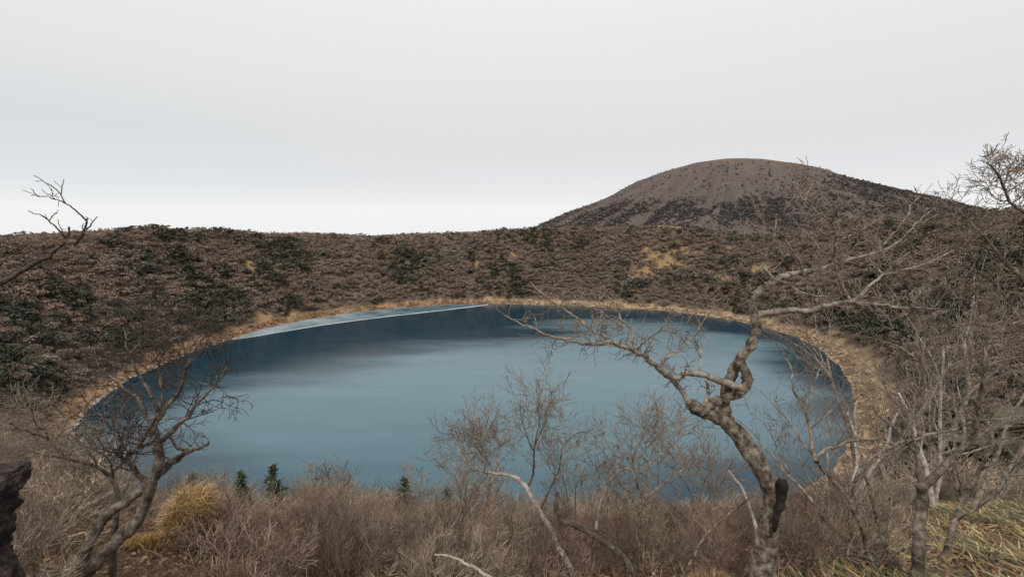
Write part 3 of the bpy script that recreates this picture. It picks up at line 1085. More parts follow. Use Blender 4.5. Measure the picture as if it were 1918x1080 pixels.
def twigs_on(T, r, W, rad, per_m, L, levels, p, tfrom=0.15, tint=1.0, updir=(0, 0, 0.5), rscale=0.4, rmax=0.006):
    seg = np.concatenate([[0], np.cumsum(np.linalg.norm(np.diff(W, axis=0), axis=1))])
    n = max(1, int(round(seg[-1] * per_m)))
    for _ in range(n):
        s = r.uniform(tfrom, 0.93) * seg[-1]
        i = min(np.searchsorted(seg, s, side='right') - 1, len(W) - 2)
        f = (s - seg[i]) / (seg[i + 1] - seg[i] + 1e-9)
        pos = W[i] + (W[i + 1] - W[i]) * f
        t = unit(W[i + 1] - W[i])
        side = unit(np.cross(t, r.normal(0, 1, 3)))
        d = unit(t * r.uniform(0.1, 0.9) + side + np.array(updir) * r.uniform(0.3, 1.2))
        grow(T, r, pos, d, L * r.uniform(0.5, 1.4), min(rad[i] * rscale, rmax), levels, p, tint)


TW = dict(bend=0.25, gnarl=0.16, up=0.25, taper=0.35, rmin=0.0019, kids=[3, 4, 4], angle=0.75, ratio=(0.45, 0.75), thin=0.72, **{'from': 0.25})
TWG = dict(bend=0.45, gnarl=0.22, up=0.15, taper=0.35, rmin=0.0022, kids=[4, 4, 4], angle=0.85, ratio=(0.5, 0.8), thin=0.74, **{'from': 0.2})


def traced_tree(name, label, seed, d0, trunk, limbs, bark_mat, twig_mat, twig_spec, group=None, stubs=(), slim=0.78):
    """trunk and limbs: dicts of pixel polylines; every limb is a part, its own small branches and twigs are sub-parts"""
    tr = Traced(seed, d0)
    tr.k = slim
    r = np.random.default_rng(seed + 1000)
    tw = []
    for j, st in enumerate(trunk):
        W, rad = tr.limb(st['p'], *st['w'], dd=st.get('dd', 0), d_start=st.get('d'), knot=0.05)
        if st.get('ground', j == 0):
            W, rad = to_ground(W, rad)
        tw.append((W, rad))
    base = tw[0][0][0].copy()
    root = thing(name, base, label, "tree", group)
    T = Tubes()
    for W, rad in tw:
        T.add(W, rad, 18)
    trunk_o = T.build("trunk", bark_mat, root, base)
    me = trunk_o.data
    co = np.empty(len(me.vertices) * 3, np.float32)
    no = np.empty(len(me.vertices) * 3, np.float32)
    me.vertices.foreach_get("co", co)
    me.vertices.foreach_get("normal", no)
    co, no = co.reshape(-1, 3).astype(float), no.reshape(-1, 3)
    ridge = fbm(co[:, 0] * 38 + co[:, 1] * 31, co[:, 2] * 7 + co[:, 1] * 6, seed, 3) + 0.6 * fbm(co[:, 0] * 16 + co[:, 2] * 9, co[:, 2] * 14 - co[:, 1] * 15, seed + 5, 3)
    co += no * (ridge * 0.030 * min(1.0, tw[0][1].mean() / 0.09))[:, None]
    me.vertices.foreach_set("co", co.astype(np.float32).ravel())
    me.update()
    for st in stubs:
        W, rad = tr.limb(st['p'], *st['w'], dd=st.get('dd', 0), d_start=st.get('d'), knot=0.05)
        T = Tubes()
        T.add(W, rad, 9)
        o = T.build("broken_stub", M_DEAD, root, base)
        o["label"] = "short charred black stub"
    for lb in limbs:
        T = Tubes()
        W, rad = tr.limb(lb['p'], *lb['w'], dd=lb.get('dd', 0), d_start=lb.get('d'))
        T.add(W, rad, 8 if lb['w'][0] > 6 else 6)
        ws = [(W, rad)]
        for sb in lb.get('sub', []):
            W, rad = tr.limb(sb['p'], *sb['w'], dd=sb.get('dd', 0.15))
            T.add(W, rad, 6)
            ws.append((W, rad))
        sp_ = dict(twig_spec)
        sp_.update(lb.get('tw', {}))
        T2 = Tubes() if sp_['lev'] > 0 else T
        for W, rad in ws:
            twigs_on(T2, r, W, rad, sp_['per_m'], sp_['L'], sp_['lev'], sp_.get('p', TW), sp_.get('from', 0.2), updir=sp_.get('up', (0, 0, 0.5)), rmax=sp_.get('rmax', 0.006))
        o = T.build("branch", (M_LIMB if bark_mat is M_BARK else bark_mat) if not lb.get('dark') else M_BARK_DARK, root, base)
        if T2 is not T:
            T2.build("twig_crown", twig_mat, o, base)
    return root


SPUR = dict(per_m=18, L=0.14, lev=1, p=dict(TWG, rmin=0.0024))
main_trunk = [
    dict(p=[(1428, 1085), (1433, 1040), (1441, 992), (1451, 945), (1446, 912), (1431, 887), (1407, 847), (1382, 812), (1364, 794)], w=(60, 36), dd=0.1),
    dict(p=[(1368, 796), (1352, 786), (1336, 776), (1318, 769), (1304, 763), (1290, 757)], w=(31, 27), dd=-0.12),
    dict(p=[(1300, 766), (1319, 765), (1341, 753), (1360, 745), (1378, 739), (1393, 726), (1400, 708), (1394, 690), (1386, 674), (1404, 651), (1416, 630), (1419, 606), (1412, 588), (1404, 566), (1405, 560)], w=(24, 19), dd=0.12),
    dict(p=[(1372, 803), (1360, 775), (1357, 752), (1360, 730), (1368, 706), (1377, 688), (1386, 672)], w=(25, 22), dd=0.06),
]
main_limbs = [
    dict(p=[(1396, 727), (1376, 723), (1356, 716), (1334, 708), (1309, 701), (1284, 699), (1264, 707), (1250, 704), (1234, 692), (1218, 676), (1196, 661), (1178, 653), (1160, 647), (1146, 643), (1101, 643), (1080, 641), (1057, 636), (1038, 632), (1020, 626), (1000, 616), (985, 609), (968, 602), (954, 594), (940, 586), (931, 576), (929, 560)], w=(19, 2.2), dd=-0.9, tw=dict(up=(0, 0, 0.6)), sub=[
        dict(p=[(1146, 643), (1127, 629), (1105, 615), (1089, 601), (1073, 590), (1057, 580), (1039, 568), (1020, 553), (1006, 542), (994, 528)], w=(8, 2.5), dd=0.25),
        dict(p=[(1057, 636), (1072, 632), (1089, 627), (1103, 624), (1117, 622), (1128, 619), (1138, 612)], w=(5, 1.8), dd=-0.2),
        dict(p=[(1101, 643), (1127, 637), (1158, 627), (1177, 620)], w=(4, 1.5), dd=-0.3),
        dict(p=[(1196, 661), (1187, 646), (1184, 634), (1186, 622), (1176, 611), (1164, 598), (1155, 580), (1146, 563), (1133, 547)], w=(8, 1.8), dd=0.3),
        dict(p=[(1175, 612), (1160, 608), (1145, 597), (1133, 588), (1124, 580), (1105, 576), (1086, 565), (1072, 551)], w=(4.5, 1.5), dd=0.2),
        dict(p=[(1193, 655), (1204, 643), (1215, 635), (1234, 620), (1240, 613), (1247, 607)], w=(5, 2), dd=-0.15),
        dict(p=[(1234, 686), (1249, 670), (1271, 657), (1287, 645), (1300, 631), (1312, 610), (1325, 591), (1341, 574)], w=(6.5, 2), dd=0.35),
        dict(p=[(1312, 609), (1300, 585), (1290, 573)], w=(3.5, 1.5), dd=0.1),
        dict(p=[(1287, 645), (1273, 631), (1256, 622)], w=(3, 1.3), dd=-0.1),
        dict(p=[(1262, 660), (1253, 650), (1251, 640)], w=(3, 1.3), dd=0.1),
        dict(p=[(1309, 700), (1311, 680), (1312, 664), (1307, 648), (1300, 636)], w=(6, 2.2), dd=0.2),
        dict(p=[(1312, 660), (1318, 645), (1319, 630)], w=(3, 1.5), dd=0.1),
        dict(p=[(1119, 618), (1119, 600), (1128, 590)], w=(3.5, 1.4), dd=0.1),
    ]),
    dict(p=[(1296, 757), (1285, 746), (1278, 732), (1266, 718), (1257, 708)], w=(14, 11), dd=-0.05, sub=[
        dict(p=[(1316, 762), (1326, 742), (1326, 722), (1322, 710)], w=(10, 6), dd=0.1),
        dict(p=[(1296, 762), (1283, 766), (1272, 760)], w=(4, 1.4), dd=-0.1)]),
    dict(p=[(1405, 562), (1412, 554), (1424, 544), (1434, 534), (1450, 527), (1464, 520), (1478, 513), (1499, 509), (1520, 506), (1538, 503), (1567, 493), (1597, 484), (1620, 479), (1638, 473), (1656, 466), (1674, 457), (1701, 433), (1714, 421), (1727, 410), (1741, 395)], w=(17, 2.5), dd=0.5, sub=[
        dict(p=[(1502, 505), (1498, 492), (1493, 484), (1485, 472), (1478, 460), (1471, 448), (1464, 439), (1450, 433), (1434, 427), (1420, 423), (1410, 419), (1403, 414), (1397, 408)], w=(7.5, 2), dd=-0.4),
        dict(p=[(1410, 419), (1402, 422), (1398, 412)], w=(2.5, 1.3), dd=0.05),
        dict(p=[(1597, 484), (1582, 479), (1564, 473), (1553, 475), (1544, 475), (1534, 463), (1526, 454), (1515, 442), (1505, 430), (1490, 427), (1476, 424)], w=(6, 1.8), dd=-0.35),
        dict(p=[(1638, 473), (1650, 462), (1659, 454), (1668, 444), (1677, 433), (1688, 420), (1698, 407), (1704, 395), (1707, 383), (1716, 374), (1725, 364)], w=(6.5, 2), dd=0.4),
        dict(p=[(1705, 388), (1698, 378), (1692, 372)], w=(2.5, 1.2), dd=0.1),
        dict(p=[(1644, 470), (1632, 458), (1618, 448), (1612, 440), (1606, 433), (1594, 425), (1582, 418)], w=(5, 1.8), dd=-0.25),
        dict(p=[(1606, 435), (1620, 427), (1636, 417), (1652, 407)], w=(4, 1.6), dd=0.2),
        dict(p=[(1604, 436), (1590, 442), (1576, 448)], w=(3.5, 1.5), dd=-0.2),
        dict(p=[(1714, 421), (1730, 414), (1745, 408), (1758, 401)], w=(4, 2), dd=0.25),
        dict(p=[(1656, 467), (1672, 461), (1686, 460), (1694, 453)], w=(3, 1.3), dd=0.2),
        dict(p=[(1612, 488), (1628, 475), (1648, 459), (1646, 444)], w=(4, 1.4), dd=0.3),
    ]),
    dict(p=[(1434, 520), (1428, 507), (1428, 496), (1436, 480), (1443, 466), (1449, 450), (1452, 433), (1454, 417), (1455, 401)], w=(8, 3), dd=-0.35, sub=[
        dict(p=[(1429, 499), (1438, 508), (1449, 519), (1463, 528), (1478, 534), (1496, 544), (1514, 552), (1532, 554), (1550, 556)], w=(7, 3.5), dd=-0.35),
        dict(p=[(1428, 497), (1418, 494), (1407, 481)], w=(4, 1.5), dd=-0.1),
        dict(p=[(1441, 511), (1452, 502), (1462, 492), (1467, 483)], w=(3.5, 1.5), dd=0.2)], tw=dict(per_m=5)),
    dict(p=[(1426, 543), (1431, 536), (1428, 525), (1416, 518), (1406, 513)], w=(10, 4), dd=-0.1, dark=True, sub=[
        dict(p=[(1412, 555), (1400, 546), (1391, 535), (1394, 528)], w=(8, 2.5), dd=-0.12)]),
    dict(p=[(1411, 589), (1425, 589), (1440, 586), (1458, 583), (1478, 581), (1500, 582), (1523, 580), (1532, 575), (1545, 571), (1562, 568), (1582, 565), (1598, 565), (1615, 567), (1636, 569), (1656, 571), (1674, 574), (1692, 576), (1710, 576), (1727, 577), (1744, 578), (1758, 577)], w=(17, 3.5), dd=-0.5, sub=[
        dict(p=[(1591, 565), (1602, 560), (1612, 552), (1623, 541), (1633, 531), (1645, 522), (1656, 515), (1668, 512), (1680, 510), (1698, 505), (1716, 499), (1736, 492), (1757, 484), (1772, 477), (1787, 469), (1800, 460), (1813, 451), (1830, 444), (1846, 437)], w=(9, 2), dd=0.5),
        dict(p=[(1590, 562), (1579, 537), (1572, 522), (1567, 508), (1563, 488), (1564, 468), (1564, 448), (1563, 432), (1559, 418), (1550, 409), (1538, 401), (1526, 393), (1516, 385), (1507, 376), (1499, 365), (1491, 353), (1484, 341), (1480, 330), (1479, 317)], w=(8.5, 3), dd=-0.5),
        dict(p=[(1559, 415), (1564, 403), (1569, 392), (1572, 374), (1578, 362)], w=(5, 2), dd=-0.2),
        dict(p=[(1508, 375), (1514, 362), (1520, 350), (1527, 337)], w=(3.2, 1.5), dd=0.15),
        dict(p=[(1564, 449), (1551, 441), (1538, 433), (1522, 424), (1508, 415)], w=(4.5, 1.6), dd=-0.2),
        dict(p=[(1745, 577), (1752, 573), (1760, 564), (1767, 555), (1771, 545), (1771, 530), (1770, 519)], w=(4, 2), dd=-0.15),
        dict(p=[(1656, 516), (1648, 506), (1640, 500), (1630, 494)], w=(3.5, 1.5), dd=0.1),
        dict(p=[(1530, 574), (1530, 560), (1534, 545), (1540, 520), (1546, 504)], w=(3.5, 1.8), dd=0.35),
        dict(p=[(1692, 576), (1708, 570), (1722, 566)], w=(2.5, 1.2), dd=-0.1),
    ]),
]
traced_tree("gnarled_tree", "large gnarled bare tree with pale bark leaning over the lake, black stub on trunk", 3, 4.2, main_trunk, main_limbs, M_BARK, M_TWIG, SPUR, slim=0.80,
            stubs=[dict(p=[(1450, 995), (1456, 962), (1462, 938), (1466, 918), (1467, 904)], w=(8, 25), dd=-0.02, d=4.1)])

# left gnarled tree
BUSHY = dict(per_m=13, L=0.27, lev=2, p=dict(TWG, rmin=0.0027, kids=[3, 4]), rmax=0.009)
left_trunk = [
    dict(p=[(160, 1075), (185, 1046), (208, 1022), (228, 1003), (246, 990), (262, 968), (272, 945), (279, 922), (286, 902), (294, 884), (300, 860), (298, 840), (291, 822), (288, 806), (294, 786), (305, 770)], w=(27, 14), dd=0.1),
    dict(p=[(147, 1085), (152, 1064), (158, 1042), (165, 1020), (173, 1002), (184, 983), (196, 968), (212, 956), (231, 944), (248, 931), (264, 919), (278, 905), (292, 893), (311, 876), (322, 866), (333, 857)], w=(24, 13), dd=0.15, d=4.6, ground=True),
]
left_limbs = [
    dict(p=[(330, 859), (341, 851), (354, 845), (366, 841), (378, 836), (388, 834), (391, 826)], w=(11, 3.5), dd=-0.2, tw=dict(per_m=3, L=0.08, lev=0), sub=[
        dict(p=[(352, 842), (340, 841), (328, 833), (320, 818), (317, 806)], w=(7, 5), dd=0.1), dict(p=[(358, 836), (350, 828), (340, 823)], w=(3, 1.5), dd=-0.1)]),
    dict(p=[(296, 830), (308, 820), (320, 810), (328, 800), (337, 790), (347, 784), (356, 778), (362, 762), (372, 752), (382, 743), (391, 733), (400, 722), (411, 708), (420, 693), (425, 681), (427, 666)], w=(11, 2.5), dd=0.3),
    dict(p=[(304, 771), (311, 762), (320, 752), (330, 742), (339, 722), (345, 700), (352, 680), (362, 660), (376, 640), (388, 622), (392, 606)], w=(9, 2), dd=-0.3),
    dict(p=[(291, 800), (280, 790), (272, 772), (262, 752), (250, 738), (232, 726), (218, 716), (200, 700), (186, 688), (180, 668), (176, 650)], w=(9, 2), dd=0.4),
    dict(p=[(300, 776), (290, 756), (282, 735), (272, 718), (260, 702), (250, 684), (245, 664), (256, 650), (262, 640), (258, 622), (250, 606), (238, 590)], w=(9, 2), dd=-0.4, sub=[
        dict(p=[(246, 664), (238, 650), (236, 636), (232, 612)], w=(4, 1.5), dd=0.2)]),
    dict(p=[(300, 780), (305, 755), (303, 730), (298, 705), (299, 675), (306, 655), (312, 640), (309, 628), (302, 612)], w=(8, 2), dd=0.2, sub=[
        dict(p=[(301, 668), (312, 655), (330, 645), (352, 652), (372, 632), (384, 618)], w=(4, 1.4), dd=-0.3)]),
    dict(p=[(284, 905), (272, 898), (260, 890), (250, 876), (242, 862), (240, 852), (252, 842), (264, 836), (278, 832), (290, 838)], w=(13, 6), dd=-0.2),
    dict(p=[(246, 850), (258, 838), (266, 824), (276, 808), (284, 795), (290, 780)], w=(9, 6), dd=-0.2),
    dict(p=[(238, 868), (228, 856), (222, 842), (226, 828), (218, 812), (206, 800), (196, 786), (176, 776)], w=(8, 2), dd=-0.4, tw=dict(per_m=22)),
]
traced_tree("twisted_tree", "dark twisted twin stemmed bare tree with a dense twiggy crown before the lake's left shore", 5, 4.4, left_trunk, left_limbs, M_BARK_MID, M_TWIG_DARK, BUSHY, slim=0.95)

low_trunk = [dict(p=[(214, 1010), (216, 975), (219, 950), (220, 925), (216, 905), (206, 892)], w=(13, 10), dd=0.1)]
low_limbs = [
    dict(p=[(207, 893), (194, 882), (181, 874), (168, 869), (156, 866), (140, 862), (125, 857), (112, 846), (102, 834), (92, 824), (78, 816), (64, 811), (48, 806), (33, 802), (15, 792)], w=(9, 2), dd=-0.6, sub=[
        dict(p=[(125, 857), (100, 856), (75, 850), (50, 842), (20, 838), (-10, 836)], w=(5, 1.8), dd=0.3), dict(p=[(92, 824), (82, 806), (66, 792), (60, 770)], w=(4, 1.4), dd=-0.2)]),
    dict(p=[(206, 892), (214, 880), (224, 872), (232, 862), (240, 846), (250, 832)], w=(8, 3), dd=0.3),
    dict(p=[(181, 874), (176, 858), (166, 846), (158, 832), (140, 820), (128, 812)], w=(5, 1.6), dd=0.4),
    dict(p=[(212, 895), (210, 878), (204, 862), (196, 850), (192, 834), (180, 818)], w=(6, 1.8), dd=-0.3),
]
traced_tree("spreading_tree", "low bare tree spreading fine dark twigs sideways in front of the twisted tree", 6, 5.2, low_trunk, low_limbs, M_BARK_DARK, M_TWIG, dict(per_m=15, L=0.30, lev=2, p=TWG, rmax=0.006))

# limb reaching in from the left edge of the view
edge_trunk = [dict(p=[(-150, 1150), (-140, 1000), (-120, 850), (-95, 700), (-70, 600), (-40, 552), (0, 529)], w=(40, 17), dd=-0.1)]
edge_limbs = [
    dict(p=[(0, 529), (22, 519), (49, 504), (67, 493), (82, 484), (91, 482), (97, 474), (107, 465), (116, 457), (124, 450), (128, 438), (129, 425)], w=(15, 5), dd=-0.1, tw=dict(per_m=3, L=0.05, lev=0)),
    dict(p=[(124, 451), (137, 455), (146, 449), (153, 441), (158, 430), (162, 420), (163, 409)], w=(9, 3.5), dd=-0.15, tw=dict(per_m=3, L=0.05, lev=0), sub=[
        dict(p=[(161, 429), (168, 424), (173, 416), (179, 410), (182, 406)], w=(4, 2), dd=-0.1),
        dict(p=[(157, 432), (154, 424), (158, 417)], w=(3, 1.5), dd=0.1),
        dict(p=[(161, 413), (153, 404), (144, 396), (135, 388), (124, 382), (113, 376), (102, 373), (88, 369), (73, 367), (65, 361), (58, 353)], w=(4.2, 1.6), dd=-0.2),
        dict(p=[(123, 381), (118, 373), (113, 364), (104, 354), (96, 348), (84, 342), (74, 335), (63, 329)], w=(3.2, 1.4), dd=0.15),
        dict(p=[(114, 365), (116, 352), (118, 343), (120, 336)], w=(2.8, 1.4), dd=0.05),
        dict(p=[(103, 373), (94, 365), (84, 360), (79, 354)], w=(2.4, 1.2), dd=-0.1),
        dict(p=[(110, 370), (102, 366), (97, 358), (93, 350), (87, 344)], w=(2, 1.1), dd=0.1),
        dict(p=[(73, 367), (64, 366), (58, 366)], w=(1.8, 1.1), dd=0)]),
    dict(p=[(124, 448), (117, 438), (109, 430), (100, 421), (91, 413), (84, 408), (76, 403), (64, 399), (53, 395)], w=(5.5, 1.6), dd=-0.2, tw=dict(per_m=3, L=0.05, lev=0), sub=[
        dict(p=[(92, 414), (97, 406), (102, 401), (108, 398)], w=(3, 1.6), dd=0.1), dict(p=[(117, 433), (111, 422), (109, 411)], w=(2.2, 1.2), dd=-0.1)]),
]
traced_tree("leaning_tree", "crooked dead tree whose forked limb reaches in at the left edge above the far rim", 8, 3.6, edge_trunk, edge_limbs, M_BARK_DARK, M_TWIG_DARK, dict(per_m=3, L=0.06, lev=0, p=TW))

# right-hand trees
FINE = dict(per_m=8, L=0.32, lev=2, p=TW, rmax=0.006)
thick_trunk = [dict(p=[(1719, 1090), (1719, 1050), (1721, 1010), (1725, 970), (1728, 935), (1726, 905)], w=(27, 22), dd=0.1)]
thick_limbs = [
    dict(p=[(1727, 912), (1721, 888), (1720, 865), (1720, 845), (1721, 820), (1722, 795), (1718, 770), (1722, 740), (1728, 715), (1726, 690), (1720, 655), (1717, 632), (1721, 610), (1727, 585), (1730, 555), (1732, 525)], w=(13, 2.5), dd=0.7, sub=[
        dict(p=[(1718, 640), (1705, 618), (1692, 600), (1676, 584), (1664, 570), (1653, 558)], w=(5, 1.8), dd=0.3),
        dict(p=[(1721, 800), (1706, 775), (1692, 758), (1676, 744), (1664, 726)], w=(6, 2), dd=0.4)]),
    dict(p=[(1731, 910), (1745, 896), (1764, 878), (1783, 858), (1800, 842), (1818, 828), (1826, 812), (1828, 790), (1831, 765), (1836, 740), (1840, 718), (1845, 700), (1852, 686), (1872, 677), (1892, 672), (1915, 668)], w=(20, 3.5), dd=-0.4, sub=[
        dict(p=[(1845, 700), (1842, 680), (1846, 660), (1840, 635), (1828, 610), (1822, 585)], w=(7, 2), dd=0.3),
        dict(p=[(1828, 795), (1812, 775), (1800, 752), (1782, 735), (1768, 712)], w=(6, 2), dd=0.4)]),
    dict(p=[(1720, 850), (1706, 838), (1694, 820), (1680, 806), (1662, 792), (1645, 776), (1628, 764)], w=(7, 2), dd=-0.4),
]
traced_tree("forked_tree", "upright grey bare tree with the thickest trunk among the stems at lower right", 9, 4.6, thick_trunk, thick_limbs, M_BARK_MID, M_TWIG, dict(per_m=6, L=0.4, lev=2, p=TW, rmax=0.007))

slim_trunk = [dict(p=[(1757, 1062), (1766, 1046), (1776, 1018), (1786, 989), (1794, 964), (1802, 941), (1811, 922), (1822, 905)], w=(15, 12), dd=0.2)]
slim_limbs = [dict(p=[(1820, 908), (1834, 882), (1846, 860), (1856, 842), (1862, 824), (1858, 805), (1853, 786), (1856, 766), (1866, 745)], w=(11, 2.5), dd=0.3),
              dict(p=[(1790, 976), (1806, 966), (1822, 958), (1840, 944), (1856, 932)], w=(5, 2), dd=-0.3),
              dict(p=[(1836, 880), (1852, 872), (1872, 868), (1896, 866), (1925, 862)], w=(5, 2), dd=-0.4)]
traced_tree("slim_tree", "slim dark bare tree leaning right, standing on the bamboo grass", 10, 5.2, slim_trunk, slim_limbs, M_BARK_MID, M_TWIG, FINE)

fan_trunk = [
    dict(p=[(1664, 1078), (1645, 1062), (1626, 1055), (1612, 1045), (1600, 1028), (1580, 1006), (1556, 985), (1538, 962), (1522, 941)], w=(15, 9), dd=0.3),
    dict(p=[(1684, 1080), (1672, 1050), (1656, 1014), (1645, 980), (1638, 954), (1630, 920), (1621, 886)], w=(13, 7), dd=0.2, d=4.9, ground=True),
    dict(p=[(1640, 1072), (1629, 1045), (1620, 1004), (1608, 970), (1597, 941), (1584, 925), (1569, 910), (1552, 890), (1537, 872), (1526, 857)], w=(14, 10), dd=0.2, d=4.9, ground=True),
]
fan_limbs = [
    dict(p=[(1524, 943), (1504, 918), (1484, 897), (1468, 880), (1452, 860), (1432, 836), (1411, 812), (1396, 798), (1380, 784)], w=(9, 2), dd=0.4, sub=[
        dict(p=[(1484, 897), (1470, 870), (1456, 842), (1446, 812), (1440, 790)], w=(5, 1.8), dd=0.2)]),
    dict(p=[(1527, 858), (1522, 843), (1519, 825), (1518, 803), (1512, 785), (1507, 765), (1511, 750), (1516, 738), (1523, 720), (1530, 700), (1537, 688), (1542, 673)], w=(10, 2.5), dd=0.3, sub=[
        dict(p=[(1507, 766), (1496, 748), (1486, 732), (1484, 710), (1482, 690), (1472, 668), (1462, 650), (1448, 640)], w=(6, 1.8), dd=0.2),
        dict(p=[(1518, 800), (1530, 792), (1545, 780), (1558, 766), (1572, 752), (1584, 738)], w=(4.5, 1.5), dd=0.2),
        dict(p=[(1530, 700), (1518, 688), (1506, 672), (1500, 655)], w=(3, 1.3), dd=-0.1)]),
    dict(p=[(1526, 860), (1542, 846), (1559, 838), (1578, 830), (1600, 825), (1616, 823), (1632, 823), (1656, 827), (1679, 831), (1697, 836), (1714, 841)], w=(9, 3), dd=-0.2),
    dict(p=[(1595, 937), (1600, 905), (1606, 888), (1614, 872), (1630, 858), (1648, 847), (1665, 837), (1682, 828), (1700, 824), (1720, 820), (1754, 811), (1789, 803), (1808, 794), (1827, 788), (1848, 786), (1868, 786), (1893, 782), (1925, 777)], w=(8, 4), dd=-0.5),
    dict(p=[(1622, 888), (1618, 865), (1610, 842), (1600, 815), (1592, 790), (1588, 765), (1578, 742)], w=(7, 2), dd=0.4),
    dict(p=[(1537, 872), (1520, 850), (1500, 822), (1486, 800), (1470, 780), (1452, 762), (1436, 744), (1424, 730)], w=(5, 1.5), dd=0.5),
]
traced_tree("fan_shaped_tree", "bare tree of several thin stems fanning up and left from one base at lower right", 12, 4.9, fan_trunk, fan_limbs, M_BARK, M_TWIG, dict(per_m=8, L=0.3, lev=2, p=TW, rmax=0.006))

top_trunk = [dict(p=[(2075, 1150), (2065, 1000), (2050, 850), (2030, 700), (2005, 580), (1970, 470), (1935, 405), (1918, 396)], w=(40, 12), dd=-0.1)]
top_limbs = [
    dict(p=[(1920, 397), (1906, 388), (1893, 381), (1886, 367), (1879, 350), (1872, 336), (1866, 322), (1858, 312), (1848, 304), (1838, 302)], w=(9, 2), dd=-0.2, tw=dict(per_m=15, L=0.2, lev=2), sub=[
        dict(p=[(1890, 376), (1876, 376), (1862, 370), (1852, 358), (1845, 350)], w=(4, 1.5), dd=0.2),
        dict(p=[(1879, 350), (1886, 332), (1890, 316), (1900, 302), (1906, 288)], w=(4.5, 1.5), dd=0.2),
        dict(p=[(1893, 382), (1908, 372), (1922, 360), (1934, 340)], w=(4, 1.5), dd=-0.2),
        dict(p=[(1884, 362), (1898, 352), (1912, 345), (1930, 320)], w=(4, 1.5), dd=0.2)]),
    dict(p=[(1972, 472), (1945, 492), (1918, 517), (1898, 502), (1880, 487), (1866, 470), (1850, 450), (1833, 433), (1816, 414), (1800, 398), (1788, 384), (1780, 372)], w=(14, 2.5), dd=0.4, sub=[
        dict(p=[(1833, 433), (1815, 430), (1796, 428), (1778, 420), (1764, 408)], w=(5, 1.6), dd=0.3),
        dict(p=[(1802, 400), (1790, 396), (1776, 388), (1764, 376), (1756, 364)], w=(3.5, 1.4), dd=0.2),
        dict(p=[(1866, 470), (1850, 466), (1836, 456), (1818, 455), (1800, 446)], w=(4, 1.5), dd=-0.3),
        dict(p=[(1880, 487), (1884, 468), (1880, 448), (1886, 430), (1880, 412)], w=(5, 1.6), dd=0.1)], tw=dict(per_m=8, L=0.26, lev=2)),
    dict(p=[(2028, 690), (1990, 664), (1950, 640), (1912, 600), (1890, 566), (1872, 540), (1850, 520), (1826, 505), (1806, 490)], w=(16, 2.5), dd=0.5, sub=[
        dict(p=[(1890, 566), (1868, 560), (1846, 560), (1822, 548), (1800, 540)], w=(5, 1.6), dd=0.3),
        dict(p=[(1912, 600), (1896, 606), (1876, 602), (1852, 612), (1830, 606), (1806, 612)], w=(6, 1.8), dd=-0.3)], tw=dict(per_m=8, L=0.32, lev=2)),
    dict(p=[(2045, 800), (2000, 760), (1950, 735), (1915, 715), (1890, 690), (1866, 660), (1850, 630), (1838, 600)], w=(14, 2.5), dd=0.6, tw=dict(per_m=8, L=0.32, lev=2)),
]
traced_tree("twiggy_tree", "tall bare tree at the right edge with fine reddish twigs against the sky", 14, 4.3, top_trunk, top_limbs, M_BARK_MID, M_TWIG, dict(per_m=9, L=0.25, lev=2, p=TWG, rmax=0.006))

# small bleached trees in the middle
CROWN = dict(per_m=14, L=0.5, lev=2, p=dict(TW, rmin=0.0028), rmax=0.011)
pale_trunk = [dict(p=[(1078, 1085), (1064, 1055), (1050, 1030), (1041, 1010), (1031, 989), (1018, 968), (1006, 948), (997, 932), (987, 916), (976, 903), (965, 894)], w=(13, 9), dd=0.2)]
pale_limbs = [dict(p=[(966, 894), (950, 889), (934, 886), (918, 884), (903, 883), (893, 874), (884, 866), (876, 850), (864, 838)], w=(8, 2.5), dd=-0.2, tw=dict(per_m=26, L=0.38), sub=[
    dict(p=[(903, 883), (905, 860), (902, 836), (894, 814), (888, 800)], w=(5, 1.5), dd=0.2), dict(p=[(884, 866), (868, 856), (852, 828)], w=(3, 1.2), dd=0.2), dict(p=[(934, 886), (930, 862), (920, 836), (912, 812)], w=(3, 1.2), dd=0.3)]),
    dict(p=[(986, 914), (996, 895), (999, 870), (1000, 845), (1004, 820), (1009, 795), (1008, 768), (1007, 745)], w=(6, 1.5), dd=0.3, dark=True, tw=dict(per_m=20, L=0.4), sub=[
        dict(p=[(1000, 845), (990, 825), (982, 800), (976, 778)], w=(4, 1.3), dd=0.2), dict(p=[(1002, 830), (1014, 808), (1022, 790), (1026, 775)], w=(3, 1.2), dd=-0.2)]),
    dict(p=[(1012, 955), (1030, 915), (1046, 880), (1052, 845), (1062, 826), (1080, 812), (1098, 808), (1112, 804)], w=(5, 1.5), dd=0.4, dark=True, tw=dict(per_m=18, L=0.35))]
traced_tree("bleached_tree", "small leaning tree with a bleached white trunk bending left below the lake's middle", 15, 6.2, pale_trunk, pale_limbs, M_BARK_PALE, M_TWIG, CROWN, slim=0.86)

